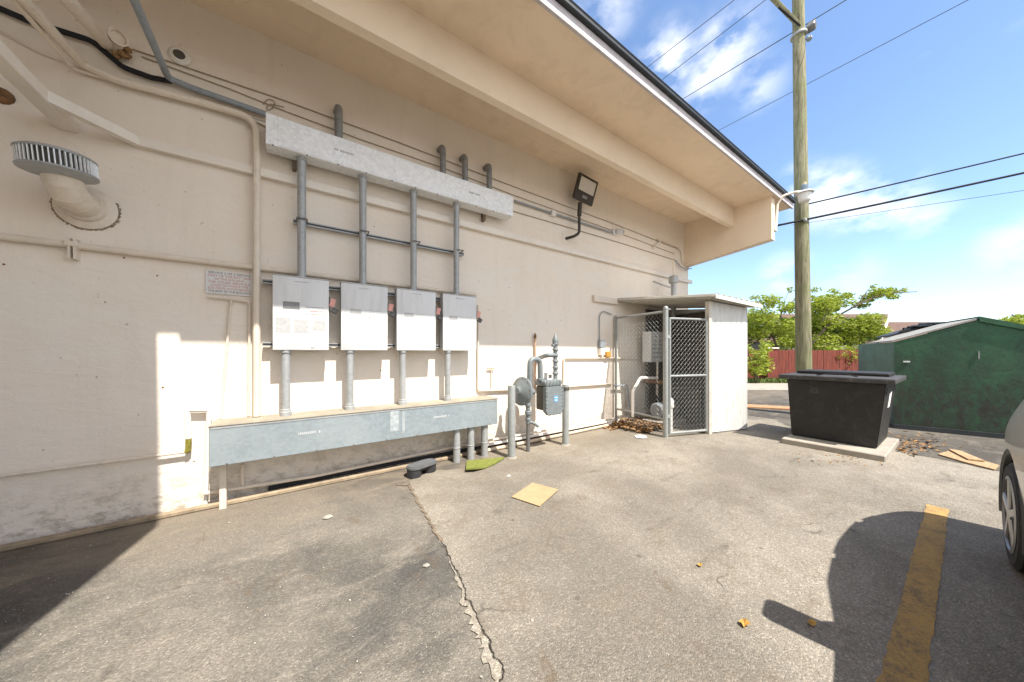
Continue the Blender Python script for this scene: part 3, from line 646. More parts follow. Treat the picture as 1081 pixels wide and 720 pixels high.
# nipples from the wireway top that turn back into the wall
for i, (px, py, lab) in enumerate(((357.5, 108, 'first from the left and standing apart'), (467.5, 151, 'second from the left'), (491, 161, 'third from the left'), (516.5, 171, 'nearest the right end'))):
    q = W(px, py, 4.15); q.z -= .045
    t = thing('bent_conduit', 'grey conduit elbow on top of the silver wireway, ' + lab, 'conduit', (q.x, 4.10, uz1), 'elbows on top of the silver wireway')
    MB().pipe([(q.x, 4.15, uz1 - .005), (q.x, 4.15, q.z), (q.x, D + .02, q.z)], 0.042, .07, 14, 7).build('elbow', M_ELB, t)
    MB().lathe([(.052, 0), (.052, .03), (.046, .034), (.046, .05), (.042, .055)], (q.x, 4.15, uz1 - .002), (0, 0, 1), 16).build('lock_nut', M_GALV, t)

# ------------------------------------------------------------------ cabinets
YC = 4.06
cz1 = (W(287.8, 289.6, YC).z + W(464.5, 310, YC).z) / 2; cz0 = W(287.8, 369.4, YC).z
order = ['leftmost', 'second from left', 'third from left', 'rightmost']
cabs = [(287.8, 347.2), (360, 409.3), (418.8, 460), (467.6, 503)]
up_px = [318.5, 383, 436.5, 481.8]; lo_px = [301.7, 369.3, 425, 472.6]
YK = 4.115
for i, (pa, pb) in enumerate(cabs):
    x0, x1 = W(pa, 330, YC).x, W(pb, 330, YC).x
    extra = ['with three faded paper stickers and red print', 'with a single small spot mark', 'with a grey smudged label', 'closest to the gas meter'][i]
    t = thing('electrical_cabinet', f'white metal electrical cabinet, {order[i]}, {extra}', 'cabinet', ((x0 + x1) / 2, D, cz0), 'electrical cabinets in a row on the wall')
    MB().box2((x0 + .004, YC + .012, cz0 + .004), (x1 - .004, 4.175, cz1 - .004), .003).build('housing', M_CABSIDE, t)
    MB().box2((x0, YC, cz0), (x1, YC + .0115, cz1), .004, 2).build('door', M_CAB, t)
    MB().box2((x0 - .002, YC - .006, cz1 - .0), (x1 + .002, 4.18, cz1 + .012), .003).build('drip_lip', M_CABSIDE, t)
    w, h = x1 - x0, cz1 - cz0; rr = random.Random(40 + i)
    if i == 0:
        for (u0, v0, u1, v1, m) in ((.17, .56, .46, .66, M_STICK2), (.05, .24, .30, .44, M_STICK), (.36, .24, .62, .42, M_STICK), (.70, .28, .94, .42, M_STICK)):
            MB().box2((x0 + w * u0, YC - .0015, cz0 + h * v0), (x0 + w * u1, YC + .001, cz0 + h * v1)).build('sticker', m, t)
        mb = MB()
        for v, u0 in ((.545, .62), (.50, .58)): ink_line(mb, x0 + w * u0, x0 + w * .92, YC, cz0 + h * v, .012, rr)
        mb.build('print', M_REDINK, t)
        mb = MB(); ink_line(mb, x0 + w * .19, x0 + w * .45, YC - .0015, cz0 + h * .64, .014, rr); ink_line(mb, x0 + w * .58, x0 + w * .9, YC, cz0 + h * .60, .007, rr); ink_line(mb, x0 + w * .66, x0 + w * .74, YC, cz0 + h * .03, .014, rr); mb.build('print', M_STICK2, t)
    else:
        MB().box2((x0 + w * .18, YC - .0012, cz0 + h * .55), (x0 + w * .42, YC + .001, cz0 + h * .62)).build('sticker', M_STICK, t)
        mb = MB(); ink_line(mb, x0 + w * .5, x0 + w * .85, YC, cz0 + h * .61, .006, rr, .5); mb.build('print', M_STICK, t)
        if i == 1: MB().lathe([(.008, 0), (.004, .004)], (x0 + w * .6, YC, cz0 + h * .5), (0, -1, 0), 8).build('spot', M_RUST, t)
    mb = MB(); ink_line(mb, x0 + w * .36, x0 + w * .62, YC, cz1 - .045, .008, rr, .5); mb.build('print', M_STICK2, t)
    # latch and lock on the right side
    zl = cz0 + h * .62
    lt = MB(); lt.box2((x1 - .002, YC + .02, zl - .14), (x1 + .012, YC + .05, zl + .12), .002); lt.build('latch', M_METERD, t)
    pk = thing('padlock', f'padlock with pink tag on the latch of the {order[i]} white cabinet', 'padlock', (x1 + .03, YC + .03, zl), 'padlocks on the cabinet latches')
    MB().box((x1 + .055, YC + .0, zl - .035), (.06, .03, .06), Matrix.Rotation(.5, 3, 'Y'), .006).build('lock_body', M_BLACKP, pk)
    MB().tube([(x1 + .012, YC + .01, zl - .01), (x1 + .03, YC + .005, zl + .035), (x1 + .055, YC, zl + .02), (x1 + .055, YC, zl - .01)], .006, 8).build('shackle', M_GALV, pk)
    MB().box((x1 + .035, YC - .008, zl + .05), (.05, .003, .09), Matrix.Rotation(.25, 3, 'Y')).build('tag', simple('pink_tag', (0.70, 0.34, 0.29), 0.6, 0, .15, 50), pk)
    # upper conduit
    xu = W(up_px[i], 270, YK).x
    t2 = thing('conduit', f'grey metal conduit between the silver wireway and the {order[i]} white cabinet', 'conduit', (xu, YK, cz1), 'conduits above the cabinets')
    MB().tube([(xu, YK, cz1 + .008), (xu, YK, uz0 + .002)], .040, 16).build('tube', M_GALV, t2)
    MB().lathe([(.050, 0), (.050, .03), (.044, .034)], (xu, YK, uz0 + .001), (0, 0, -1), 16).build('collar', M_GALV, t2)
    xl = W(lo_px[i], 400, YK).x
    t3 = thing('conduit', f'grey metal conduit from under the {order[i]} white cabinet down to the floor trough', 'conduit', (xl, YK, .83), 'conduits below the cabinets')
    MB().tube([(xl, YK, .832), (xl, YK, cz0 + .002)], .040, 16).build('tube', M_GALV, t3)
    MB().lathe([(.052, 0), (.052, .045), (.046, .05), (.046, .07), (.041, .075)], (xl, YK, .83), (0, 0, 1), 16).build('collar', M_GALV, t3)
    MB().lathe([(.050, 0), (.050, .03), (.044, .034)], (xl, YK, cz0 + .002), (0, 0, -1), 16).build('lock_nut', M_GALV, t3)

# strut rails
def rail(pa, pb, y, label, mats=M_DARKPIPE):
    a, b = W(*pa, y), W(*pb, y); z = (a.z + b.z) / 2
    t = thing('strut_rail', label, 'rail', ((a.x + b.x) / 2, D, z), 'strut rails on the wall')
    m = MB(); m.box2((a.x, y, z - .022), (b.x, y + .012, z - .010)); m.box2((a.x, y, z + .010), (b.x, y + .012, z + .022)); m.box2((a.x, y + .0125, z - .021), (b.x, D - .03, z + .021)); 
    m.build('channel', M_GALV, t)
    s = MB(); s.box2((a.x + .003, y + .006, z - .0095), (b.x - .003, y + .0122, z + .0095)); s.build('slot', M_BLACKP, t)
    for px in up_px:
        xx = W(px, 300, y).x
        if a.x < xx < b.x and z > cz1: MB().tube([(xx - .05, y, z), (xx - .045, YK - .05, z), (xx, YK - .048, z), (xx + .045, YK - .05, z), (xx + .05, y, z)], .008, 6).build('pipe_strap', M_DARKPIPE, t)
rail((309.5, 233.5), (490, 268), 4.20, 'slotted strut rail behind the upper grey conduits')
rail((277, 298), (497, 318), 4.185, 'strut rail behind the upper part of the white cabinets')
rail((277, 364), (497, 365.5), 4.185, 'strut rail behind the lower edge of the white cabinets')

# ------------------------------------------------------------------ lower trough
YT = 3.92
tx0, tx1 = W(220.5, 470, YT).x, W(525.2, 433, YT).x
tr = thing('wireway', 'long blue-grey galvanised trough box low on the wall near the ground', 'wireway', ((tx0 + tx1) / 2, D, .455))
MB().box2((tx0, YT, .458), (tx1, D - .001, .82), .004).build('body', M_GALVT, tr)
MB().box2((tx0 - .006, YT - .008, .8205), (tx1 + .006, D - .001, .833), .003).build('lid', simple('dusty_lid', (0.30, 0.265, 0.205), 0.85, 0, .2, 4, .2, 60, (0.18, 0.15, 0.11), .6), tr)
mb = MB(); xm = tx0 + (tx1 - tx0) * .56
mb.box2((xm, YT - .003, .465), (xm + .004, YT + .001, .815)); mb.box2((tx0 + .01, YT - .004, .80), (tx1 - .01, YT + .001, .816)); mb.build('cover_seam', M_GALV, tr)
mb = MB()
for k in range(9):
    x = tx0 + .12 + k * (tx1 - tx0 - .24) / 8; MB().lathe([(.009, 0), (.007, .007)], (x, YT + .001, .468), (0, -1, 0), 8).build('screw', M_DARKPIPE, tr)
for i, (pa, pb) in enumerate((((315, 458.5), (339, 455)), ((458, 441), (474, 438.5)))):
    a, b = W(*pa, YT), W(*pb, YT); mb = MB(); ink_line(mb, a.x, b.x, YT - .0015, (a.z + b.z) / 2, .026, random.Random(60 + i), .62); mb.build('marking', simple('faded_white_label', (0.52, 0.53, 0.53), .7, 0, .1, 30), tr)
mb = MB(); a = W(412, 430, YT); 
mb.box2((a.x, YT - .0015, .56), (a.x + .10, YT + .001, .80)); mb.box2((a.x + .14, YT - .0015, .52), (a.x + .17, YT + .001, .78)); mb.build('paint_streak', simple('pale_streak', (0.36, 0.395, 0.405), .6, 0, .25, 22), tr)
lg = MB(); lg.box2((W(232, 500, 4.1).x, 4.08, 0.0), (W(232, 500, 4.1).x + .05, 4.14, .458)); lg.build('leg', M_PIPE, tr)
# three risers from the ground
for i, (px, lab) in enumerate(((482, 'leftmost'), (497, 'middle'), (511.5, 'rightmost'))):
    x = W(px, 470, 4.0).x
    t = thing('riser_pipe', f'short grey riser pipe from the ground into the trough, {lab} of the three', 'pipe', (x, 4.0, 0), 'riser pipes under the trough')
    MB().tube([(x, 4.0, -.01), (x, 4.0, .459)], .050, 18).build('tube', M_GALV, t)
    MB().lathe([(.053, 0), (.056, .008), (.053, .016)], (x, 4.0, .19), (0, 0, 1), 18).build('band', M_GALV, t)
# pipes along the wall foot
tube_thing('base_pipe', [W(215, 521, 4.19), W(330, 503, 4.19), (2.2, 4.19, .155), (5.5, 4.2, .13)], .018, M_PIPE, 'beige pipe along the wall foot under the trough', 'pipe', .05)
tube_thing('base_pipe', [(-0.2, 4.23, .06), (1.2, 4.22, .075), (2.6, 4.22, .06), (5.5, 4.22, .06)], .022, M_BLACKC, 'black pipe along the wall foot behind the beige pipes', 'pipe', .05)
tube_thing('base_pipe', [(2.3, 4.12, .03), (3.2, 4.10, .04), (5.5, 4.14, .035)], .026, simple('tan_pipe', (0.58, 0.47, 0.34), .6, 0, .15, 9), 'tan pipe lying on the ground along the wall behind the gas meter', 'pipe', .05)
tube_thing('base_pipe', [(2.35, 4.17, .095), (3.4, 4.16, .10), (5.5, 4.18, .09)], .022, M_WHITE, 'pale pipe just above the tan pipe behind the gas meter', 'pipe', .05)
tube_thing('stub_pipe', [W(256, 490, 4.22), W(256, 512, 4.22)], .018, M_PIPE, 'short beige vertical stub pipe under the left end of the trough', 'pipe')

# ------------------------------------------------------------------ small pipes right of the cabinets
yp = 4.25
tube_thing('conduit', [W(504.6, 322, yp), W(504.6, 412.5, yp), W(555, 411, yp), W(646, 405, yp)], .016, M_PIPE, 'beige conduit dropping right of the cabinets then running level behind the gas meter', 'conduit', .05)
tube_thing('conduit', [W(595, 404, yp), W(595.5, 378, yp), W(646, 378, yp), W(690, 379.5, yp)], .016, M_PIPE, 'beige conduit with a square corner leading into the fenced enclosure', 'conduit', .02)
st = thing('wall_standpipe', 'thin copper-coloured pipe standing up the wall behind the gas meter', 'pipe', W(565, 400, 4.24))
cop = simple('pinkish_copper', (0.55, 0.36, 0.24), .6, 0, .15, 20)
MB().tube([W(565, 412, 4.24), W(565, 357, 4.24)], .017, 10).build('tube', cop, st)
q = W(565, 357, 4.24); MB().lathe([(.022, 0), (.022, .05), (.012, .07), (.008, .085)], q, (0, 0, 1), 10).build('cap', M_RUST, st)
tp = thing('hose_bib', 'thin wall pipe with a T-shaped top right of the cabinets', 'pipe', W(519, 412, 4.25))
MB().tube([W(519, 414, 4.25), W(519, 389.5, 4.25)], .008, 8).build('stem', M_PIPE, tp)
MB().tube([W(514.5, 389, 4.25), W(522, 389, 4.25)], .012, 8).build('crossbar', cop, tp)
tube_thing('flex_conduit', [W(646, 332, 4.25), W(636, 328, 4.25), W(632.8, 334, 4.25), W(633, 362, 4.25)], .010, M_GREYPIPE, 'thin grey conduit arching above the switch box by the enclosure', 'conduit', .12)
sb = thing('switch_box', 'small grey switch box with a white lower case on the wall by the enclosure', 'switch', W(637, 372, 4.24))
a, b = W(634, 359, 4.2), W(639.5, 367, 4.2); MB().box2((a.x, 4.2, b.z), (b.x, D - .001, a.z), .006).build('upper_case', M_GREYPIPE, sb)
a, b = W(634.5, 367.5, 4.2), W(639, 375, 4.2); MB().box2((a.x, 4.2, b.z), (b.x, D - .001, a.z), .006).build('lower_case', M_WHITE, sb)
a, b = W(640.5, 371, 4.2), W(645, 377, 4.2); tag(MB().box2((a.x, 4.2, b.z), (b.x, 4.26, a.z), .01).build('valve_handle', simple('amber', (0.55, 0.27, 0.05), .5, 0, .2, 20)), 'small amber valve handle on the pipe beside the switch box', 'valve')

# ------------------------------------------------------------------ floodlight and camera under the soffit
q = W(597, 252); fl_ = thing('floodlight', 'dark bronze square floodlight on a curved arm under the soffit', 'floodlight', (q.x, D, q.z))
h0 = W(611.5, 222, 4.08); 
MB().pipe([(q.x, D + .005, q.z), (q.x + .06, 4.14, q.z + .01), (h0.x, 4.08, q.z + .07), (h0.x, 4.08, h0.z)], .026, .1, 12, 6).build('arm', M_BRONZE, fl_)
MB().tube([(h0.x, 4.08, h0.z - .10), (h0.x, 4.06, h0.z + .13)], .04, 14).build('slip_fitter', M_BRONZE, fl_)
MB().box2((q.x - .09, D - .01, q.z - .09), (q.x + .09, D - .001, q.z + .1), .004).build('wall_plate', M_WALL, fl_)
lc = W(618, 200.5, 4.03); ax_u = Vector((1, 0, 0)); ax_v = Vector((.06, -.30, .95)).normalized(); ax_n = ax_u.cross(ax_v).normalized()
ax_u = ax_v.cross(ax_n).normalized(); rot = Matrix((ax_u, ax_v, ax_n)).transposed()
if ax_n.y > 0: pass
hd = MB(); hd.box(lc, (.50, .43, .06), rot, .012, 2); hd.build('head', M_BRONZE, fl_)
sgn = 1 if ax_n.y < 0 else -1
ln = MB(); ln.box(lc + ax_n * (.030 * sgn) + ax_v * .06, (.40, .22, .008), rot, .002); ln.build('lens', M_LENS, fl_)
ln = MB(); ln.box(lc + ax_n * (.031 * sgn) - ax_v * .13, (.13, .05, .006), rot, .002); ln.build('label_plate', M_STICK2, fl_)
a = W(543, 212, 4.24); b = W(647, 246, 4.24)
tube_thing('conduit', [a, b], .017, M_GREYPIPE, 'dark grey conduit between the silver wireway and the security camera', 'conduit')
q = W(583.5, 225.5, 4.25); tag(MB().box2((q.x - .05, 4.21, q.z - .05), (q.x + .05, D - .001, q.z + .05), .006).build('junction_box', M_WHITE), 'small white junction box on the camera conduit left of the floodlight', 'junction box')
q = W(651, 244, 4.2); sc_ = thing('security_camera', 'small white security camera on the wall right of the floodlight', 'camera', q)
MB().lathe([(.07, 0), (.07, .04), (.055, .05)], (q.x, D - .001, q.z), (0, -1, 0), 18).build('base', M_CAMW, sc_)
MB().lathe([(.05, 0), (.062, .02), (.062, .13), (.052, .14)], (q.x + .02, 4.22, q.z + .0), (.55, -.75, -.12), 18).build('body', M_CAMW, sc_)
MB().lathe([(.046, 0), (.03, .012)], Vector((q.x + .02, 4.22, q.z)) + Vector((.55, -.75, -.12)).normalized() * .139, (.55, -.75, -.12), 16).build('lens', M_BLACKP, sc_)
tube_thing('conduit', [W(694, 253, 4.25), W(716, 261, 4.25), W(719, 266, 4.25), W(720.5, 277, 4.25), W(727, 283, 4.25)], .014, M_PIPE, 'beige conduit turning down at the far top corner of the wall', 'conduit', .05)
tube_thing('conduit_strap', [W(689, 262, 4.25), W(698, 254, 4.23)], .014, M_WHITE, 'small pale diagonal strap by the far top corner of the wall', 'strap')
tube_thing('flex_conduit', [W(713, 275, 4.25), W(718, 281, 4.22), W(724, 284.5, 4.2), W(730, 283.5, 4.2)], .014, M_GREYPIPE, 'short grey flexible conduit at the wall corner under the end beam', 'conduit', .1)

# ------------------------------------------------------------------ gas meter set
YM = 3.76
gm = thing('gas_meter', 'grey gas meter with round regulator disc and looped pipes', 'gas meter', (2.95, YM, 0))
c_ = W(586, 426, YM)
mb = MB(); xr0, xr1 = W(576.5, 425, 3.62).x, W(595, 425, 3.62).x; zt = W(586, 408, 3.62).z; zb = W(586, 438, 3.62).z
def rounded_poly(x0, x1, z0, z1, cut): return [(x0 + cut, z0), (x1 - cut, z0), (x1, z0 + cut), (x1, z1), (x0, z1), (x0, z0 + cut)]
fp = rounded_poly(xr0, xr1, zb, zt, .06)
mb.prism([(x, 3.62, z) for x, z in fp], (0, .07, 0)); mb.build('front_cover', M_METER, gm)
bt = MB()
for k in range(7):
    for x in (xr0 + .018, xr1 - .018): bt.lathe([(.011, 0), (.009, .012)], (x, 3.621, zb + .07 + k * (zt - zb - .09) / 6), (0, -1, 0), 8)
for k in range(4): bt.lathe([(.011, 0), (.009, .012)], (xr0 + .08 + k * (xr1 - xr0 - .16) / 3, 3.621, zb + .018), (0, -1, 0), 8)
bt.build('cover_bolts', M_METER, gm)
MB().box2((xr0 + .03, 3.691, zb + .06), (xr1 - .03, 3.91, zt), .03, 3).build('case', M_METERD, gm)
tb = MB(); tb.box2((xr0 + .0, 3.64, zt + .002), (xr1 - .0, 3.92, zt + .10), .035, 3)
for k in range(5):
    x = xr0 + .05 + k * (xr1 - xr0 - .1) / 4; tb.lathe([(.03, 0), (.035, .05), (.02, .085), (.0, .09)], (x, 3.665, zt + .012), (0, -.2, 1), 10)
tb.build('head_casting', M_METER, gm)
st_ = W(587, 421, 3.618); s1 = MB(); s1.box2((st_.x - .04, 3.6165, st_.z - .045), (st_.x + .04, 3.6195, st_.z + .045)); s1.build('sticker', M_LBLUE, gm)
mk = MB(); 
for dx, dz, w_, h_ in ((-.018, .02, .03, .01), (.012, .02, .02, .014), (-.014, -.022, .012, .024), (.016, -.022, .012, .024)): mk.box2((st_.x + dx - w_ / 2, 3.6145, st_.z + dz - h_ / 2), (st_.x + dx + w_ / 2, 3.6163, st_.z + dz + h_ / 2))
mk.build('sticker_print', M_PAPER, gm)
ix = W(578.5, 391, 3.75); i1 = MB(); ix.z = zt + .155; i1.box((ix.x, 3.75, ix.z), (.10, .10, .13), None, .012); i1.build('index_box', M_CAMW, gm)
MB().box((ix.x, 3.698, ix.z), (.06, .005, .05)).build('index_dial', M_METERD, gm)
# regulator disc facing along the wall
rc = W(551, 413, 3.78); ax = Vector((-1, -.12, .12))
MB().lathe([(.05, -.09), (.08, -.05), (.15, -.025), (.212, -.015), (.212, .015), (.15, .035), (.09, .065), (.06, .08), (.045, .10)], rc, ax, 32).build('regulator_disc', M_METER, gm)
bt = MB(); qd = Vector((0, 0, 1)).rotation_difference(ax.normalized())
for k in range(10):
    t = 2 * PI * k / 10; bt.lathe([(.012, -.028), (.012, .028)], rc + qd @ Vector((.192 * math.cos(t), .192 * math.sin(t), 0)), ax, 8)
bt.build('disc_bolts', M_METER, gm)
MB().tube([rc - ax.normalized() * .07, rc - ax.normalized() * .24], .045, 14).build('regulator_neck', M_METER, gm)
rx = W(557.5, 440, 3.80).x
MB().tube([(rx, 3.8, -.01), (rx, 3.8, .42)], .030, 14).build('riser', M_DARKPIPE, gm)
vs = MB(); zz = .42
for r_, h_ in ((.036, .05), (.045, .04), (.034, .05), (.050, .06), (.036, .06), (.046, .05), (.034, .12)): vs.lathe([(r_ * .9, 0), (r_, .006), (r_, h_ - .006), (r_ * .9, h_)], (rx, 3.8, zz), (0, 0, 1), 14); zz += h_
vs.build('shutoff_valve', M_METER, gm)
MB().pipe([(rx, 3.8, .46), (rx + .06, 3.72, .43), (rx + .12, 3.70, .38)], .022, .03).build('valve_handle', M_METER, gm)
p1, p2, p3, p4 = W(559, 404, 3.78), W(559.5, 379, 3.78), W(570, 379, 3.78), W(570.5, 401, 3.78)
MB().pipe([p1 + Vector((0, 0, -.1)), p2, p3, p4 + Vector((0, 0, -.04))], .042, .12, 14, 7).build('inlet_loop', M_METER, gm)
MB().lathe([(.06, 0), (.06, .03), (.05, .035)], (p4.x, 3.78, zt + .09), (0, 0, 1), 14).build('flange_nut', M_METER, gm)
ox = W(586.3, 380, 3.80).x; orz = MB(); orz.tube([(ox, 3.8, zt + .05), (ox, 3.8, W(586, 362, 3.8).z)], .036, 14)
orz.build('outlet_riser', M_METER, gm)
fi = MB()
for py in (394, 388, 381, 375, 369, 363): fi.lathe([(.044, 0), (.050, .008), (.050, .03), (.044, .038)], (ox, 3.8, W(586, py, 3.8).z - .02), (0, 0, 1), 14)
fi.build('couplings', M_METER, gm)
zt2 = W(586, 362, 3.8).z; MB().lathe([(.045, 0), (.052, .02), (.05, .05), (.03, .10), (.012, .14), (.006, .15)], (ox, 3.8, zt2), (0, 0, 1), 14).build('vent_cap', M_METER, gm)
zs = W(586, 364.5, 3.8).z; MB().tube([(ox, 3.8, zs), (ox - .09, 3.78, zs - .005)], .02, 8).build('cap_spout', M_METER, gm)
zh = W(580, 375, 3.8).z; a = W(567, 379, 4.27); MB().pipe([(ox, 3.8, zh), (ox - .16, 3.82, zh), (a.x, D + .01, a.z)], .036, .08, 12).build('house_pipe', M_METER, gm)
for i, (bx, by, ht, lab) in enumerate(((G(540, 483.5).x, G(540, 483.5).y, 1.03, 'left of the gas meter'), (G(597, 470).x, G(597, 470).y, 0.98, 'right of the gas meter'))):
    t = thing('bollard', f'plain grey steel pipe bollard just {lab}', 'bollard', (bx, by, 0), 'pipe bollards guarding the gas meter')
    MB().lathe([(.055, -.02), (.055, ht - .02), (.05, ht), (.0, ht + .004)], (bx, by, 0), (0.0, 0, 1), 20).build('post', M_POST, t)
    MB().lathe([(.075, 0), (.07, .012), (.056, .02)], (bx, by, 0.003), (0, 0, 1), 18).build('footing', M_CONC, t)
    if i == 1: MB().lathe([(.060, 0), (.060, .05), (.055, .055)], (bx, by, ht - .09), (0, 0, 1), 18).build('cap_band', M_METERD, t)

# ------------------------------------------------------------------ fenced enclosure and lean-to shed
PW, PA, PB, PC = Vector((5.6, D, 0)), Vector((5.41, 3.04, 0)), Vector((6.31, 2.73, 0)), Vector((7.26, 2.445, 0))
PD = Vector((7.62, D, 0))
def chain_mesh(a, b, z0, z1, pitch, r, mb):
    u = (b - a); L_ = u.length; u.normalize(); nrm = Vector((-u.y, u.x, 0)); n = int(L_ / pitch) + 1; p = L_ / n; st = int((z1 - z0) / (p)); dz = (z1 - z0) / st
    for i in range(n + 1):
        for ph in (0, 1):
            pts = []
            for k in range(st + 1):
                s_ = i * p + (p / 2 if (k + ph + i) % 2 else -p / 2)
                s_ = min(max(s_, 0), L_); pts.append(a + u * s_ + Vector((0, 0, z0 + k * dz)) + nrm * (.003 if k % 2 else -.003))
            if ph == 1: continue
            mb.tube(pts, r, 4, False)
    return mb
def fence_frame(mb, a, b, z0, z1, r, mids=()):
    for z in (z0, z1) + tuple(mids): mb.tube([a + Vector((0, 0, z)), b + Vector((0, 0, z))], r, 10)
    return mb
fe = thing('chain_link_fence', 'chain-link fence panel between the wall and the corner post of the enclosure', 'fence', PA)
ua = (PA - PW).normalized()
mb = MB(); fence_frame(mb, PW + ua * .08, PA, .32, 2.22, .021); mb.tube([PW + ua * .06 + Vector((0, 0, 0)), PW + ua * .06 + Vector((0, 0, 2.27))], .026, 12); mb.build('frame', M_POST, fe)
mb = MB(); mb.tube([PA + Vector((0, 0, -.01)), PA + Vector((0, 0, 2.27))], .042, 16); mb.lathe([(.046, 0), (.046, .02), (.03, .05), (.0, .06)], PA + Vector((0, 0, 2.26)), (0, 0, 1), 16); mb.build('corner_post', M_POST, fe)
chain_mesh(PW + ua * .10, PA - ua * .05, .08, 2.20, .042, .0027, MB()).build('chain_mesh', M_POST, fe)
ub = (PB - PA).normalized()
gt_ = thing('chain_link_gate', 'closed chain-link gate with a middle rail facing the yard', 'gate', PA + ub * .07)
ga, gb = PA + ub * .085, PB - ub * .05
mb = MB(); fence_frame(mb, ga, gb, .07, 2.10, .021, (1.08,))
for p in (ga, gb): mb.tube([p + Vector((0, 0, .05)), p + Vector((0, 0, 2.12))], .022, 12)
mb.build('frame', M_POST, gt_)
chain_mesh(ga + ub * .01, gb - ub * .01, .08, 2.09, .042, .0027, MB()).build('chain_mesh', M_POST, gt_)
mb = MB()
for z in (.35, 1.75): mb.lathe([(.03, 0), (.03, .05)], PA + ub * .05 + Vector((0, 0, z)), (0, 0, 1), 10)
mb.build('hinge', M_GALV, gt_)
sh = thing('shed', 'lean-to shed with white corrugated side and thin sloping sheet roof', 'shed', (PB + PD) / 2)
def siding(a, b, z0, z1a, z1b, mb, n, amp=.012):
    u = (b - a); L_ = u.length; u.normalize(); nr = Vector((u.y, -u.x, 0)); pr = []
    for k in range(n * 4 + 1):
        s_ = L_ * k / (n * 4); o_ = (amp if k % 4 in (1, 2) else 0); p = a + u * s_ + nr * o_; pr.append((p, z1a + (z1b - z1a) * k / (n * 4)))
    vs = [[mb.bm.verts.new((p.x, p.y, z0)), mb.bm.verts.new((p.x, p.y, zt_))] for p, zt_ in pr]
    for i in range(len(vs) - 1): mb.bm.faces.new([vs[i][0], vs[i + 1][0], vs[i + 1][1], vs[i][1]])
    # back skin
    vb = [[mb.bm.verts.new((p.x - nr.x * .03, p.y - nr.y * .03, z0)), mb.bm.verts.new((p.x - nr.x * .03, p.y - nr.y * .03, zt_))] for p, zt_ in (pr[0], pr[-1])]
    mb.bm.faces.new([vb[1][0], vb[0][0], vb[0][1], vb[1][1]])
    return mb
siding(PB + ub * .03, PC, .02, 2.44, 2.36, MB(), 7, .006).build('side_panel', M_SIDING, sh)
siding(PC, PD - Vector((0, .01, 0)), .02, 2.36, 2.55, MB(), 10).build('end_panel', M_SIDING, sh)
cpst = MB(); cpst.box(PB + Vector((0, 0, 1.22)), (.07, .09, 2.44), Matrix.Rotation(math.atan2(ub.y, ub.x), 3, 'Z'), .004); cpst.build('corner_post', M_SHEDROOF, sh)
rf = MB(); r0 = [Vector((5.62, D - .002, 2.60)), Vector((6.18, 2.56, 2.50)), Vector((7.42, 2.27, 2.385)), Vector((7.75, D - .002, 2.60))]
rf.prism(r0, (0, 0, .035)); rf.build('roof', M_SHEDROOF, sh)
rib = MB()
for k in range(8):
    f = (k + .5) / 8; a = r0[0].lerp(r0[3], f); b = r0[1].lerp(r0[2], f); rib.box((a + b) / 2 + Vector((0, 0, .048)), (.05, (a - b).length + .03, .022), (b - a).to_track_quat('-Y', 'Z').to_matrix())
rib.build('roof_ribs', M_SHEDROOF, sh)
fb = MB(); a, b = r0[1] + Vector((-.02, -.012, -.01)), r0[2] + Vector((0, -.012, -.01)); uu = (b - a).normalized(); fb.box((a + b) / 2, ((b - a).length, .025, .06), (uu.to_track_quat('X', 'Z')).to_matrix(), .003); fb.build('fascia_board', M_WHITE, sh)
bp = MB(); bp.box2((6.75, D - .03, .2), (7.6, D - .003, 2.5)); bp.build('back_shade_sheet', M_SHEDIN, sh)  # dark sheet added on the wall as interior shade behind the gate
ib = MB(); nb = Vector((-ub.y, ub.x, 0)); ib.prism([PB + ub * .08 + nb * .035, PC + nb * .035 - ub * .02, PC + nb * .06 - ub * .04, PB + ub * .08 + nb * .06], (0, 0, 2.36)); vd = (PD - PC).normalized(); wd_ = Vector((-vd.y, vd.x, 0)); ib.prism([PC + vd * .06 + wd_ * .045, PD - vd * .06 + wd_ * .045, PD - vd * .06 + wd_ * .07, PC + vd * .06 + wd_ * .07], (0, 0, 2.38)); ib.build('inner_shade_sheets', M_SHEDIN, sh)  # dark sheets added inside the siding, their colour stands in for shade
cl_ = MB(); cl_.prism([Vector((5.7, D - .04, 2.578)), Vector((6.24, 2.66, 2.478)), Vector((7.36, 2.38, 2.368)), Vector((7.6, D - .04, 2.578))], (0, 0, .018)); cl_.build('roof_lining', M_SHEDROOF, sh)
lg2 = MB(); a = W(625, 313.5); lg2.box2((a.x, D - .06, W(626, 318, 4.23).z), (5.66, D - .001, W(626, 311, 4.23).z), .006); lg2.build('ledger', M_PIPE, sh)
sp = thing('stack_pipe', 'grey vent stack with a round collar standing above the shed roof', 'vent', W(711, 312, 3.9))
q = W(711, 311, 3.9); MB().tube([(q.x, 3.9, 2.3), (q.x, 3.9, q.z + .28)], .055, 16).build('tube', M_GALV, sp)
MB().lathe([(.06, 0), (.10, .01), (.105, .05), (.10, .11), (.10, .15), (.075, .17)], (q.x, 3.9, q.z + .26), (0, 0, 1), 20).build('collar', M_GALV, sp)
MB().tube([(q.x, 3.9, q.z + .4), (q.x, 3.9, q.z + .78)], .02, 8).build('mast', M_PIPE, sp)
MB().tube([W(689, 297, 4.2), W(700, 301, 4.0), (q.x, 3.9, W(709, 304, 3.9).z)], .016, 8).build('stay', M_GALV, sp)
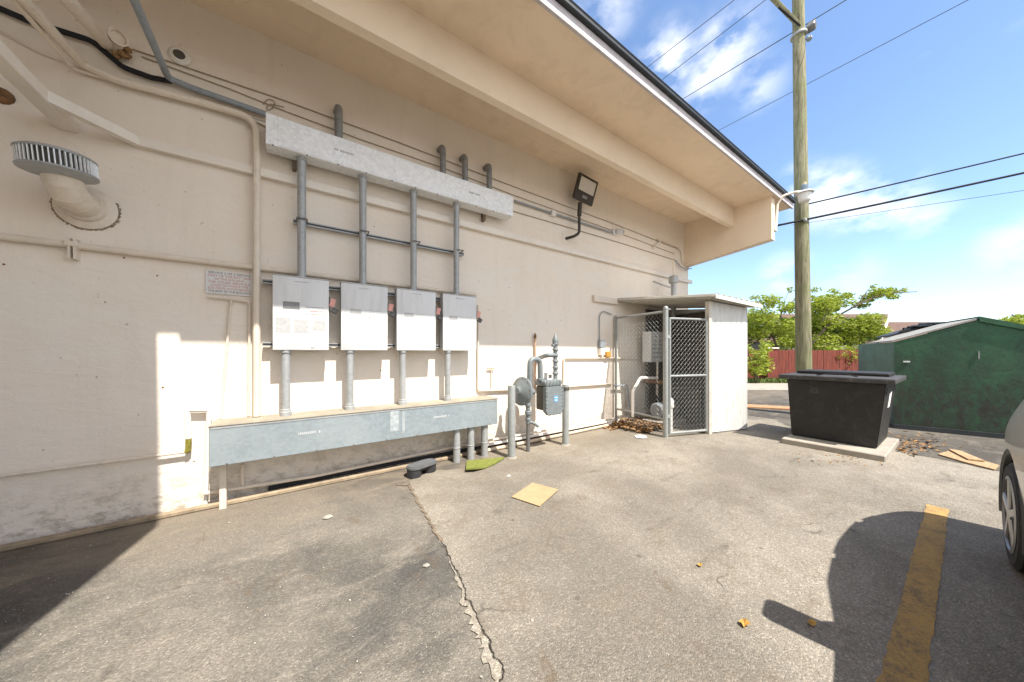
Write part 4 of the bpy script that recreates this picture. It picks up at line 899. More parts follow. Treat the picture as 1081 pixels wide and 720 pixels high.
# plant inside the enclosure
eb_ = thing('electric_box', 'pale grey electrical box seen behind the chain-link by the corner post', 'electrical box', Vector((6.05, 3.9, 1.2)))
a, b = W(687, 350, 3.9), W(699, 382, 3.9); MB().box2((a.x, 3.9, b.z), (b.x + .06, 4.1, a.z), .008).build('case', M_CAB, eb_)
mb = MB(); rr = random.Random(3)
for k in range(6): ink_line(mb, a.x + .05, b.x - .02, 3.899, a.z - .1 - k * .09, .02, rr)
mb.build('print', M_STICK2, eb_)
MB().tube([(b.x - .02, 4.0, b.z), (b.x - .04, 4.0, b.z - .75)], .022, 8).build('conduit', M_PIPE, eb_)
tube_thing('enclosure_pipe', [W(668, 440, 3.75), W(668, 413, 3.75), W(676, 399, 3.75), W(692, 399, 3.75)], .028, M_WHITE, 'white bent pipe frame inside the fenced enclosure', 'pipe', .04)
tube_thing('enclosure_pipe', [W(648, 407, 4.2), W(662, 407, 4.2), W(664, 430, 4.2)], .02, M_GREYPIPE, 'grey bent pipe on the wall inside the fenced enclosure', 'pipe', .04)
pm = thing('pump', 'dark pump unit with a motor and pipes on the floor of the fenced enclosure', 'pump', Vector((6.2, 3.6, 0)))
MB().box2((5.95, 3.35, 0.0), (6.75, 3.85, .12), .01).build('base', M_CONC, pm)
MB().lathe([(.12, 0), (.15, .03), (.15, .36), (.12, .4), (.05, .42)], (6.05, 3.6, .33), (1, 0, 0), 20).build('motor', M_GREYPIPE, pm)
MB().lathe([(.10, 0), (.19, .03), (.19, .14), (.10, .17)], (6.48, 3.6, .33), (1, 0, 0), 20).build('pump_head', M_DARKPIPE, pm)
MB().pipe([(6.56, 3.6, .5), (6.56, 3.6, .85), (6.56, 4.2, .85)], .045, .08, 12).build('pipe', M_RUST, pm)
MB().box2((6.8, 3.1, .0), (7.2, 3.8, .75), .02).build('tank', M_METERD, pm)
hw = thing('backflow_valve', 'small pale insulated valve standing behind the gate near the corner post', 'valve', Vector((5.75, 3.15, 0)))
MB().tube([(5.75, 3.15, 0), (5.75, 3.15, .5), ], .045, 12).build('stem', M_WHITE, hw); MB().lathe([(.06, 0), (.07, .03), (.06, .14), (.03, .18)], (5.75, 3.15, .48), (0, 0, 1), 12).build('bonnet', M_WHITE, hw)
lt_ = MB(); rr = random.Random(77)
def leaf(mb, p, s_, rr):
    a = rr.uniform(0, 2 * PI); t = rr.uniform(-.5, .5); u = Vector((math.cos(a), math.sin(a), t)).normalized() * s_; v = Vector((-math.sin(a), math.cos(a), rr.uniform(-.5, .5))).normalized() * s_ * .5
    mid = p + Vector((0, 0, s_ * rr.uniform(.05, .3)))
    mb.bm.faces.new([mb.bm.verts.new(q) for q in (p - u, mid - v, p + u, mid + v)])
for k in range(620):
    f, h_ = rr.random(), rr.random(); p = Vector((5.42 + f * 1.0 - .25 * rr.random(), 3.35 + h_ * .85, .02 + rr.random() * .10 * (1 - abs(f - .4)))); leaf(lt_, p, rr.uniform(.03, .08), rr)
for k in range(90):
    p = Vector((5.0 + rr.random() * .5, 3.9 + rr.random() * .3, .015)); leaf(lt_, p, rr.uniform(.03, .06), rr)
tag(lt_.build('leaf_litter', M_DRYLEAF, None, 0), 'heap of dry brown leaves on the enclosure floor', 'leaf litter', None, 'stuff')
rr = random.Random(5)
for i, (px, py, s_, lab) in enumerate(((640, 449, .13, 'white crumpled litter at the wall foot outside the enclosure'), (655, 446, .10, 'white litter on the leaf heap inside the fence panel'), (677, 462, .12, 'flat white scrap of paper lying on the ground by the gate corner post'))):
    p = G(px, py); mb = MB(); b = bmesh.new(); bmesh.ops.create_icosphere(b, subdivisions=2, radius=s_)
    for v in b.verts: v.co = Vector((v.co.x * rr.uniform(.7, 1.3), v.co.y * rr.uniform(.6, 1.1), v.co.z * (rr.uniform(.25, .6) if i < 2 else .06)))
    mb.add(b, Matrix.Translation((p.x, p.y, s_ * .35 if i < 2 else .02))); tag(mb.build('litter_paper', M_PAPER), lab, 'litter')

# ------------------------------------------------------------------ things on the ground
cp = [G(540, 526), G(562, 511), G(589.5, 519.5), G(569.6, 536)]
mb = MB(); mb.prism([(p.x, p.y, .010 + (0.012 if i == 2 else 0)) for i, p in enumerate(cp)], (0, 0, .007)); tag(mb.build('cardboard', M_CARD, None, 0), 'square sheet of tan cardboard lying on the asphalt', 'cardboard')
mp = [G(491.8, 499.7), G(492.8, 488.5), G(510, 486.8), G(533, 484.6), G(522, 491.5), G(512, 495.6), G(501, 499.2)]
mb = MB(); mb.prism([(p.x, p.y, .012 + (.03 if i in (0, 6) else 0)) for i, p in enumerate(mp)], (0, 0, .018)); tag(mb.build('turf_mat', M_MAT, None, 0), 'yellow-green scrap of artificial turf on the ground below the risers', 'mat')
lo = G(440, 501); bx = thing('bait_station', 'black oblong plastic box with two rounded lobes on the ground below the trough', 'bait box', (lo.x, lo.y, 0))
ulen, uwid = .40, .20; ra = .30
def stadium(L_, w_, n=10): return [(L_ / 2 - w_ / 2 + w_ / 2 * math.cos(t), w_ / 2 * math.sin(t)) for t in [-PI / 2 + PI * k / n for k in range(n + 1)]] + [(-L_ / 2 + w_ / 2 + w_ / 2 * math.cos(t), w_ / 2 * math.sin(t)) for t in [PI / 2 + PI * k / n for k in range(n + 1)]]
cR, sR = math.cos(ra), math.sin(ra); ctr = Vector((lo.x + .06, lo.y - .01, 0))
def place(pts, z): return [(ctr.x + x * cR - y * sR, ctr.y + x * sR + y * cR, z) for x, y in pts]
mb = MB(); mb.prism(place(stadium(ulen, uwid), .105), (0, 0, .022)); mb.prism(place(stadium(ulen - .03, uwid - .03), .127), (0, 0, .008)); mb.build('top', M_GREYL, bx)
mb = MB()
for cx_ in (-.11, .11): mb.prism(place([(cx_ + .085 * math.cos(2 * PI * k / 18), .085 * math.sin(2 * PI * k / 18)) for k in range(18)], .005), (0, 0, .0995))
mb.prism(place([(-.06, -.05), (.06, -.05), (.06, .07), (-.06, .07)], .06), (0, 0, .0445)); mb.build('skirt', M_BLACKP, bx)
rr = random.Random(15)
for i, (px, py, s_, lab) in enumerate(((786, 661, .035, 'single yellow fallen leaf on sunlit asphalt near the car shadow'), (857, 661, .028, 'small yellow leaf at the edge of the car shadow'), (739, 599, .02, 'tiny orange leaf in the middle of the asphalt'))):
    p = G(px, py); mb = MB(); n = 9
    ring = [mb.bm.verts.new((p.x + s_ * (1.0 if k % 2 else .75) * math.cos(2 * PI * k / n), p.y + s_ * .75 * (1.0 if k % 2 else .75) * math.sin(2 * PI * k / n), .016 + rr.uniform(0, .012))) for k in range(n)]
    cv = mb.bm.verts.new((p.x, p.y, .012)); 
    for k in range(n): mb.bm.faces.new([cv, ring[k], ring[(k + 1) % n]])
    tag(mb.build('fallen_leaf', M_YLEAF, None, 0), lab, 'leaf')
for i, (px, py, lab) in enumerate(((537, 503, 'small white crumpled paper bit near the turf scrap'), (346, 547, 'small pale stone chip on the asphalt below the trough'), (450, 598, 'tiny white pebble left of the long crack'))):
    p = G(px, py); b = bmesh.new(); bmesh.ops.create_icosphere(b, subdivisions=2, radius=.022 if i != 1 else .04)
    for v in b.verts: v.co = Vector((v.co.x * rr.uniform(.8, 1.3), v.co.y * rr.uniform(.6, 1.0), v.co.z * .35))
    mb = MB(); mb.add(b, Matrix.Translation((p.x, p.y, .010))); tag(mb.build('stone_chip' if i else 'paper_bit', M_PEBBLE if i else M_PAPER), lab, 'stone' if i else 'litter')
dl = MB(); rr = random.Random(16)
for k in range(150):
    p = G(rr.gauss(962, 14), rr.gauss(470, 5)); p.z = .015; leaf(dl, p, rr.uniform(.02, .05), rr)
for k in range(60):
    p = G(rr.uniform(840, 935), rr.uniform(470, 492)); p.z = .012; leaf(dl, p, rr.uniform(.012, .03), rr)
tag(dl.build('leaf_litter', M_DRYLEAF, None, 0), 'dry leaves and chips scattered on the ground beside the black bin', 'leaf litter', None, 'stuff')
plk = [[G(990, 481), G(1002, 477.5), G(1055, 493), G(1050, 497.5), G(1020, 490)], [G(1001, 477), G(1014, 479), G(1040, 490), G(1022, 488)]]
for i, (pp, lab) in enumerate(zip(plk, ('long splintered strip of raw plywood on the ground by the green dumpster', 'shorter plywood splinter lying on the long strip by the green dumpster'))):
    mb = MB(); mb.prism([(p.x, p.y, .01 + .022 * i) for p in pp], (0, 0, .016)); tag(mb.build('plywood_strip', M_WOODP, None, 0), lab, 'wood scrap', 'plywood scraps by the dumpster')
bd = [fence_pt(782, 8.6), fence_pt(836, 8.2), fence_pt(838, 8.55), fence_pt(782, 9.0)]
mb = MB(); mb.prism([(p.x, p.y, .01) for p in bd], (0, 0, .03)); tag(mb.build('ground_board', simple('orange_board', (0.42, 0.22, 0.11), .85, 0, .2, 8)), 'orange-brown board lying on the ground behind the black bin', 'board')

# ------------------------------------------------------------------ black bin on its slab
tag(MB().box2((6.63, .64, -.01), (8.15, 1.76, .09), .012).build('concrete_slab', M_CONC), 'cracked pale concrete slab under the black bin', 'slab')
bn = thing('grease_bin', 'black steel bin with tapered sides and overhanging flat lid', 'bin', (7.5, 1.2, .09))
bm_ = MB(); lo_ = [(7.0, .76), (8.0, .76), (8.0, 1.72), (7.0, 1.72)]; hi_ = [(6.93, .66), (8.1, .66), (8.1, 1.76), (6.93, 1.76)]
a = [bm_.bm.verts.new((x, y, .095)) for x, y in lo_]; b = [bm_.bm.verts.new((x, y, 1.05)) for x, y in hi_]
bm_.bm.faces.new(a[::-1]); bm_.bm.faces.new(b)
for i in range(4): bm_.bm.faces.new([a[i], a[(i + 1) % 4], b[(i + 1) % 4], b[i]])
bmesh.ops.bevel(bm_.bm, geom=bm_.bm.edges[:], offset=.012, segments=2, affect='EDGES'); bm_.build('body', M_BINP, bn)
MB().box2((6.85, .57, 1.052), (8.2, 1.86, 1.125), .012, 2).build('rim', M_BINT, bn)
lidp = MB(); lidp.box2((7.45, .68, 1.127), (8.12, 1.76, 1.178), .016, 2); lidp.build('lid', M_BINP, bn)
hdl = MB(); hdl.pipe([(7.05, 1.42, 1.127), (7.02, 1.30, 1.16), (7.02, 1.05, 1.16), (7.05, .95, 1.127)], .009, .03, 8); hdl.build('lid_handle', M_BLACKC, bn)
sq = MB(); sq.box((6.945, 1.42, .89), (.012, .09, .09), None, .002); sq.build('label_plate', M_BINT, bn); sq = MB(); sq.box((6.938, 1.42, .89), (.006, .05, .05)); sq.build('plate_recess', M_TAR, bn)
sq = MB(); sq.box((7.5, .684, .78), (.20, .006, .24), Matrix.Rotation(.105, 3, 'X'), .002); sq.build('sticker', M_PAPER, bn)
sq = MB(); sq.box((7.25, .672, .93), (.4, .02, .10), Matrix.Rotation(.105, 3, 'X'), .004); sq.build('lift_pocket', M_BLACKP, bn)

# ------------------------------------------------------------------ green dumpster
dm = thing('dumpster', 'big green dumpster with peaked roof and dirt-stained front', 'dumpster', (11, .5, 0))
c0 = Vector((9.76, .83, 0)); phi = math.radians(17); un = Vector((math.sin(phi), -math.cos(phi), 0)); dp = Vector((math.cos(phi), math.sin(phi), 0)); WD, DP = 1.96, 3.0
def dpt(s_, d_, z): return c0 + un * s_ + dp * d_ + Vector((0, 0, z))
HZE, HZP = 1.705, 2.07
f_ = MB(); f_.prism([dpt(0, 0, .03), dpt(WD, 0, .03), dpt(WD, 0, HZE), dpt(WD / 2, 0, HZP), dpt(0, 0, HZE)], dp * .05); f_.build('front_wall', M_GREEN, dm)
f_ = MB(); f_.prism([dpt(0, .052, .03), dpt(.05, .052, .03), dpt(.05, .052, HZE), dpt(0, .052, HZE)], dp * (DP - .1)); 
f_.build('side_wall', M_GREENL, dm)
f_ = MB(); f_.prism([dpt(WD - .05, .052, .03), dpt(WD, .052, .03), dpt(WD, .052, HZE), dpt(WD - .05, .052, HZE)], dp * (DP - .1)); f_.prism([dpt(.052, DP - .1, .03), dpt(WD - .052, DP - .1, .03), dpt(WD - .052, DP - .1, HZE), dpt(.052, DP - .1, HZE)], dp * .05); f_.build('rear_wall', M_GREEN, dm)
f_ = MB(); f_.prism([dpt(-.03, -.01, HZE + .004), dpt(WD / 2 - .02, -.01, HZP + .006), dpt(WD / 2 - .02, -.01, HZP + .04), dpt(-.03, -.01, HZE + .03)], dp * (DP * .55)); f_.build('lid', M_GREYTOP, dm)
f_ = MB(); f_.prism([dpt(.3, DP * .56, HZE + .16), dpt(WD / 2 - .02, DP * .56, HZP + .045), dpt(WD / 2 - .02, DP * .56, HZP + .09), dpt(.3, DP * .56, HZE + .2)], dp * (DP * .4)); f_.build('raised_lid', M_TAR, dm)
f_ = MB(); f_.prism([dpt(WD / 2, -.03, HZP - .02), dpt(WD + .03, -.03, HZE - .03), dpt(WD + .03, -.03, HZE + .05), dpt(WD / 2, -.03, HZP + .07)], dp * DP); f_.build('lid', M_GREEN, dm)
f_ = MB(); rr = random.Random(8)
for k in range(16): f_.box(dpt(WD / 2 + rr.uniform(-.1, .05) - k * .03, DP * .56 + rr.uniform(-.05, .3), HZP + .085 - k * .012), (.09, .25, .03), Matrix.Rotation(rr.uniform(-.4, .4), 3, 'Y'))
f_.build('torn_flap', M_TAR, dm)
f_ = MB(); f_.box(dpt(WD / 2, -.012, 1.45), (.012, .012, .14)); f_.build('scrape', M_STICK, dm); f_ = MB(); f_.box(dpt(.15, -.012, 1.32), (.02, .09, .03), Matrix.Rotation(phi + .2, 3, 'Z')); f_.build('scrape', M_STICK, dm)
f_ = MB(); f_.prism([dpt(-.02, -.04, .0), dpt(WD + .02, -.04, .0), dpt(WD + .02, -.04, .09), dpt(-.02, -.04, .09)], dp * .035); f_.build('skid', M_TAR, dm)

# ------------------------------------------------------------------ utility pole, lamp, wires
pb = Q(849.3, HZ, 7.6); pb.z = 0; ptop = Q(842.7, 0, 7.6)
lean = (ptop - Vector((pb.x, pb.y, 1.5 - 0))); pdir = Vector(((ptop.x - pb.x) / ptop.z, (ptop.y - pb.y) / ptop.z, 1))
pl = thing('utility_pole', 'tall weathered greenish wooden utility pole behind the black bin', 'utility pole', pb)
pts = []; rs = []
for k in range(15):
    z = -.1 + k * .82; pts.append(pb + pdir * z); rs.append(.155 - .0035 * k)
MB().tube(pts, rs, 20).build('shaft', M_POLE, pl)
at = lambda z: pb + pdir * z
zb_ = CAMZ + (HZ - 30) / FOC * 7.6
arm_e = Q(806, -12, 7.3); MB().tube([at(zb_ + .05) + Vector((-.1, 0, 0)), arm_e, arm_e + (arm_e - at(zb_)) * .3], .05, 8).build('brace_arm', M_POLE, pl)
MB().tube([at(zb_ - .05) + Vector((-.12, -.05, 0)), Q(822, 8, 7.15)], .02, 6).build('brace_rod', M_BLACKC, pl)
e_ = Q(856.5, 28, 7.5); MB().box(e_, (.16, .16, .22), Matrix.Rotation(.6, 3, 'Y'), .02).build('cutout_box', M_DARKPIPE, pl)
e2 = Q(854, 40, 7.5); MB().lathe([(.05, -.07), (.06, 0), (.03, .07)], e2, (.5, .2, 1), 10).build('insulator', M_GREYPIPE, pl)
MB().lathe([(.158, 0), (.162, .01), (.162, .04), (.158, .05)], at(zb_ - .2), pdir, 20).build('band', M_GALV, pl)
q = Q(850, 232, 7.42); MB().box(q, (.10, .05, .07), None, .01).build('cable_clamp', M_GALV, pl)

la = Vector((8.62, 2.40, 0)); b0 = W(819, 235, 2.40)
lp = thing('yard_lamp', 'white dome lamp on a curved pipe arm at the end of the eave', 'lamp', b0)
lm = Q(849.5, 204, b0.x * CS + b0.y * SN - .1)
MB().pipe([b0 + Vector((0, 0, -.1)), W(820.5, 216, 2.40), Q(826, 207, b0.x * CS + b0.y * SN), Q(838, 203, b0.x * CS + b0.y * SN - .05), lm + Vector((-.05, .0, .03))], .026, .12, 10, 6).build('arm', M_PIPE, lp)
MB().box(b0 + Vector((.0, .02, -.1)), (.14, .05, .16), None, .006).build('mount_plate', M_WHITE, lp)
MB().lathe([(.05, .07), (.07, .05), (.13, .03), (.155, .008), (.155, -.006), (.14, -.003), (.03, .02)], lm, (.0, .0, 1), 28).build('shade', M_CAMW, lp)
MB().lathe([(.115, -.004), (.118, -.05), (.10, -.16), (.075, -.185), (.0, -.19)], lm, (.0, 0, 1), 24).build('bowl', M_GLOBE, lp)
MB().lathe([(.05, .0), (.062, .03), (.058, .11), (.035, .13)], lm + Vector((0, 0, .06)), (0, 0, 1), 16).build('ballast_can', M_BLUEG, lp)
MB().lathe([(.034, 0), (.034, .04), (.016, .055)], lm + Vector((0, 0, .185)), (0, 0, 1), 12).build('photocell', simple('amber_cap', (0.62, 0.50, 0.30), .4, 0, .05, 9), lp)

def wire(p, q, r, label, mat=M_BLACKC, sag=0.0, ext=(0, 0)):
    d = q - p; a = p - d * ext[0]; b = q + d * ext[1]; pts = []
    for k in range(25):
        t = k / 24; v = a.lerp(b, t); v.z -= sag * 4 * t * (1 - t); pts.append(v)
    return tag(MB().tube(pts, r, 6).build('power_line', mat), label, 'power line', 'overhead lines')
M_WIRE = simple('overhead_wire', (0.10, 0.115, 0.14), .9, 0, .1, 3, spec=0.05)
wire(Q(682, 72, 16), Q(775, 0, 13), .014, 'thin overhead line highest over the eave, left of the others', M_WIRE, 0, (1.2, 1.5))
wire(Q(698, 85, 16), Q(808, 0, 12.6), .014, 'thin overhead line second from the left above the eave', M_WIRE, 0, (1.2, 1.5))
pa = Q(843, 30.5, 7.75); wire(Q(720, 105, 14), pa, .012, 'thin overhead line ending at the pole from behind the roof', M_WIRE, 0, (1.2, 0))
wire(pa + Vector((0, 0, 0)), Q(893, 0, 6.9), .010, 'thin overhead line leaving the pole top to the upper right', M_WIRE, 0, (0, 4))
wire(Q(758, 138, 15), Q(1018, 2, 9.5), .011, 'long thin overhead line passing behind the pole midway up', M_WIRE, 0, (.8, 1.2))
wire(at(CAMZ + (HZ - 217) / FOC * 7.6), Q(1081, 161, 7.2), .017, 'upper black service cable from the pole to the right', M_BLACKC, 0.02, (0, 1.2))
wire(Q(821, 238, 7.55), Q(1081, 181, 6.8), .024, 'thick lower black service cable passing the pole to the right', M_BLACKC, 0.03, (0.0, 1.2))
wire(Q(880, 231, 19), Q(1081, 201, 15), .012, 'faint distant overhead line low in the sky at right', M_WIRE, 0, (.3, 1.2))

# ------------------------------------------------------------------ background: fence, trees, house
F0, F1 = fence_pt(748, 16.75), fence_pt(990, 16.9)
ff = thing('red_fence', 'red stained wooden board fence across the lane behind the bins', 'fence', (F0 + F1) / 2)
fd = (F1 - F0); FL = fd.length; fd.normalize(); frot = Matrix.Rotation(math.atan2(fd.y, fd.x), 3, 'Z'); mb = MB(); rr = random.Random(19); s_ = 0
while s_ < FL:
    w_ = .17; h_ = 1.62 + rr.uniform(-.02, .02); mb.box(F0 + fd * (s_ + w_ / 2) + Vector((0, 0, h_ / 2)) + Vector((fd.y, -fd.x, 0)) * rr.uniform(0, .02), (w_ - .012, .022, h_), frot); s_ += w_
mb.build('boards', M_FENCER, ff)
mb = MB()
for z in (.4, 1.4): mb.box((F0 + F1) / 2 + Vector((0, 0, z)) + Vector((-fd.y, fd.x, 0)) * .06, (FL, .05, .09), frot)
mb.build('rails', M_FENCER, ff)
wp = fence_pt(814.5, 16.55); MB().box(wp + Vector((0, 0, .85)), (.5, .12, 1.7), frot).build('post', M_FENCER, ff); MB().box(wp + Vector((0, 0, 1.72)), (.62, .22, .06), frot, .01).build('post_cap', M_WHITE, ff)

def leaf_cloud(mb, c, rad, n, size, rr):
    for k in range(n):
        v = Vector((rr.gauss(0, 1), rr.gauss(0, 1), rr.gauss(0, 1)));
        v = v.normalized() * (rr.random() ** .5)
        p = Vector(c) + Vector((v.x * rad[0], v.y * rad[1], v.z * rad[2])); s_ = size * rr.uniform(.6, 1.3)
        u = Vector((rr.uniform(-1, 1), rr.uniform(-1, 1), rr.uniform(-.7, .5))).normalized(); w_ = u.cross(Vector((rr.uniform(-1, 1), rr.uniform(-1, 1), rr.uniform(-.3, 1)))).normalized()
        mb.bm.faces.new([mb.bm.verts.new(q) for q in (p - u * s_, p + w_ * s_ * .42, p + u * s_, p - w_ * s_ * .42)])
def tree_thing(name, label, base, branches, clumps, seed, leafm, r0=.16, leafsize=.13):
    rr = random.Random(seed); t = thing(name, label, 'tree', base)
    tb = MB()
    for br_, r_ in branches:
        pts = fillet(br_, .5, 4); n = len(pts); tb.tube(pts, [r_ * (1 - .75 * k / (n - 1)) for k in range(n)], 8)
    tb.build('trunk', M_BARK, t)
    cb_ = MB()
    for c, rad, n in clumps: leaf_cloud(cb_, c, rad, n, leafsize, rr)
    cb_.build('crown', leafm, t, 0); return t
ZT = 18.0
q = lambda px, py, d=0: Q(px, py, ZT + d)
tb0 = q(846, HZ); tb0.z = 0
br = [([tb0, q(842, 398), q(850, 372), q(868, 350), q(885, 333), q(905, 322, -.4), q(925, 313, -.6), q(945, 309, -.6), q(968, 308, -.6)], .085),
      ([q(842, 398), q(822, 372), q(815, 352), q(826, 328), q(838, 317), q(855, 306)], .07), ([q(815, 352), q(808, 366), q(800, 360), q(790, 354)], .05),
      ([q(826, 328), q(828, 318), q(834, 305)], .035), ([q(850, 372), q(880, 362), q(900, 352), q(918, 344)], .05), ([q(905, 322, -.4), q(915, 308, -.4), q(922, 300, -.4)], .03), ([q(868, 340, -.3), q(876, 322, -.3), q(880, 305, -.3)], .025), ([q(812, 352, .2), q(806, 330, .2), q(796, 312, .2)], .025), ([q(945, 309, -.6), q(958, 303, -.6), q(966, 300, -.6)], .015)]
cl = []; rr = random.Random(4)
for (px, py, r_, n) in ((800, 335, 1.0, 330), (812, 318, .7, 150), (800, 352, .6, 120), (828, 345, .9, 260), (835, 325, .6, 120), (866, 322, .9, 300), (880, 318, .9, 260), (868, 340, 1.0, 330), (862, 362, 1.1, 420), (880, 376, 1.1, 420), (895, 358, .8, 200), (905, 344, .8, 220), (918, 338, .7, 200), (925, 350, .6, 140), (903, 372, .7, 180), (832, 362, .9, 260), (824, 376, .7, 160), (908, 322, .45, 70), (918, 314, .45, 90), (928, 309, .5, 120), (938, 308, .4, 80), (942, 313, .3, 40), (895, 312, .3, 30), (850, 315, .5, 60), (860, 306, .3, 20), (880, 307, .25, 14), (797, 314, .3, 16), (952, 307, .25, 16), (922, 302, .2, 8), (834, 306, .25, 10), (792, 350, .5, 90)):
    dd = rr.uniform(-.7, .7); cl.append((q(px, py, dd), (r_, r_, r_ * .6), int(n * 3.6)))
tree_thing('leafy_tree', 'bright green leafy tree overhanging the red fence behind the pole', tb0, br, cl, 5, [M_LEAF], leafsize=.085)
cl = []
for (px, py, r_, n) in ((800, 345, 1.5, 380), (850, 350, 1.6, 420), (895, 350, 1.5, 380), (865, 325, 1.0, 200), (920, 352, .8, 150)): cl.append((q(px, py, 1.8), (r_, r_, r_ * .6), int(n * 2.2)))
b2 = q(870, HZ, 1.8); b2.z = 0
tree_thing('leafy_tree', 'darker green tree half hidden behind the bright leafy tree', b2, [([b2, q(868, 372, 1.8), q(862, 345, 1.8), q(852, 330, 1.8)], .12), ([q(868, 372, 1.8), q(890, 352, 1.8), q(902, 342, 1.8)], .07)], cl, 6, [M_LEAF2], leafsize=.18)
bb = fence_pt(797, 15.7)
sbp = thing('shrub', 'loose leafy shrub in front of the red fence beside the shed', 'shrub', bb)
rr = random.Random(9); cm = MB()
for k in range(16):
    c = bb + Vector((rr.uniform(-.75, .65), rr.uniform(-.5, .5), rr.uniform(.3, 1.9))); leaf_cloud(cm, c, (.3, .3, .3), 46, .10, rr)
cm.build('foliage', M_LEAF, sbp, 0); tb = MB()
for k in range(6): tb.tube([bb + Vector((rr.uniform(-.1, .1), rr.uniform(-.1, .1), 0)), bb + Vector((rr.uniform(-.3, .3), rr.uniform(-.2, .2), .9)), bb + Vector((rr.uniform(-.7, .6), rr.uniform(-.4, .4), 1.8))], [.03, .02, .008], 6)
tb.build('stems', M_BARK, sbp)
b3 = Q(1085, HZ, 24); b3.z = 0
q3 = lambda px, py: Q(px, py, 24)
tree_thing('leafy_tree', 'distant tree whose top shows over the right end of the green dumpster', b3, [([b3, q3(1083, 360), q3(1075, 338), q3(1068, 332)], .14), ([q3(1083, 360), q3(1095, 330)], .1)], [(q3(1074, 342), (1.2, 1.2, .45), 500), (q3(1092, 338), (1.6, 1.6, .6), 700), (q3(1064, 337), (.5, .5, .2), 90), (q3(1078, 334), (.4, .4, .2), 70)], 12, [M_LEAF], leafsize=.11)

# house behind the fence
hb = fence_pt(900, 25); hs = thing('house', 'house with brown tiled roof and white gable trim behind the tree', 'house', hb)
hx = Vector((SN, -CS, 0)); hy = Vector((CS, SN, 0))              # across the view, away from it
def hp(px, z, d=25): p = fence_pt(px, d); p.z = z; return p
zz_ = lambda py, d=25: CAMZ + (HZ - py) / FOC * d
wm = MB(); wm.prism([hp(780, 0), hp(925, 0), hp(925, zz_(359)), hp(780, zz_(359))], hy * 6); wm.build('wall', M_HOUSE, hs)
rm = MB(); rm.prism([hp(768, zz_(361), 24.6), hp(928, zz_(361), 24.6), hp(938, zz_(333, 28), 28), hp(800, zz_(333, 28), 28)], (0, 0, .12)); rm.prism([hp(938, zz_(333, 28), 28.05), hp(800, zz_(333, 28), 28.05), hp(790, zz_(361, 24.6), 31.4), hp(930, zz_(361, 24.6), 31.4)], (0, 0, .12)); rm.build('roof', M_TILE, hs)
tm = MB(); a, b = hp(928.5, zz_(361, 24.6), 24.5), hp(938.6, zz_(332, 28), 28); tm.tube([a, b], .11, 4); tm.build('gable_trim', M_WHITE, hs)
wn = MB(); wn.box(hp(800, 1.7, 24.95), (1.3, .1, 1.1), Matrix.Rotation(math.atan2(hx.y, hx.x), 3, 'Z'), .02); wn.build('window', M_GLASS, hs)
hb2 = fence_pt(960, 33); h2 = thing('house', 'farther house with plain reddish roof seen left of the dumpster lid', 'house', hb2)
wm = MB(); wm.prism([hp(915, 0, 33), hp(1090, 0, 33), hp(1090, zz_(362, 33), 33), hp(915, zz_(362, 33), 33)], hy * 7); wm.build('wall', M_HOUSE, h2)
rm = MB(); rm.prism([hp(908, zz_(364, 33), 32.5), hp(1096, zz_(364, 33), 32.5), hp(1085, zz_(341, 37), 37), hp(918, zz_(341, 37), 37)], (0, 0, .12)); rm.prism([hp(1085, zz_(341, 37), 37.03), hp(918, zz_(341, 37), 37.03), hp(912, zz_(364, 33), 41), hp(1096, zz_(364, 33), 41)], (0, 0, .12)); rm.build('roof', M_TILE, h2)

# ------------------------------------------------------------------ car
car = thing('parked_car', 'silver SUV with dark wheel arches parked at right beside the yellow line', 'car', (2.8, -1.08, 0))
YC0, HWD = -1.07, 0.94
ST = [  # x, half width low, z bottom, z sill top bulge, z belt, half belt, z roof, half roof
    (0.42, .62, .42, .64, .78, .60, .80, .52), (0.52, .80, .32, .68, .88, .78, .91, .70), (0.80, .91, .28, .72, .98, .87, 1.02, .80), (1.45, .94, .27, .76, 1.06, .91, 1.10, .84),
    (2.10, .95, .26, .78, 1.11, .92, 1.15, .85), (2.55, .95, .26, .78, 1.13, .92, 1.42, .79), (3.00, .95, .26, .78, 1.14, .92, 1.68, .73), (3.60, .95, .26, .78, 1.15, .92, 1.74, .73),
    (4.20, .95, .27, .78, 1.12, .90, 1.73, .68), (4.62, .93, .32, .78, 1.08, .86, 1.62, .60), (4.85, .86, .36, .76, 1.02, .80, 1.36, .58), (4.98, .76, .42, .74, .94, .72, 1.02, .58)]
cbm = bmesh.new(); rings = []
for (x, w, zb2, zm, zbt, wb, zr_, wr_) in ST:
    half = [(w * .86, zb2), (w * .97, zb2 + .06), (w, zm), (w * .985, (zm + zbt) / 2 + .03), (wb, zbt), ((wb + wr_) / 2 + .015, (zbt + zr_) / 2), (wr_, zr_ - .03), (wr_ * .8, zr_)]
    ring = [cbm.verts.new((x, YC0 + y, z)) for y, z in half] + [cbm.verts.new((x, YC0 - y, z)) for y, z in half[::-1]]; rings.append(ring)
n = len(rings[0])
for a, b in zip(rings, rings[1:]):
    for j in range(n): cbm.faces.new([a[j], a[(j + 1) % n], b[(j + 1) % n], b[j]])
cbm.faces.new(rings[0][::-1]); cbm.faces.new(rings[-1]); bmesh.ops.recalc_face_normals(cbm, faces=cbm.faces[:])
me = bpy.data.meshes.new('body'); cbm.to_mesh(me); cbm.free(); bo = bpy.data.objects.new('body', me); COL.objects.link(bo)
ss = bo.modifiers.new('s', 'SUBSURF'); ss.levels = 2; ss.render_levels = 2
WX = (1.40, 4.14); WR = .365; cutters = []
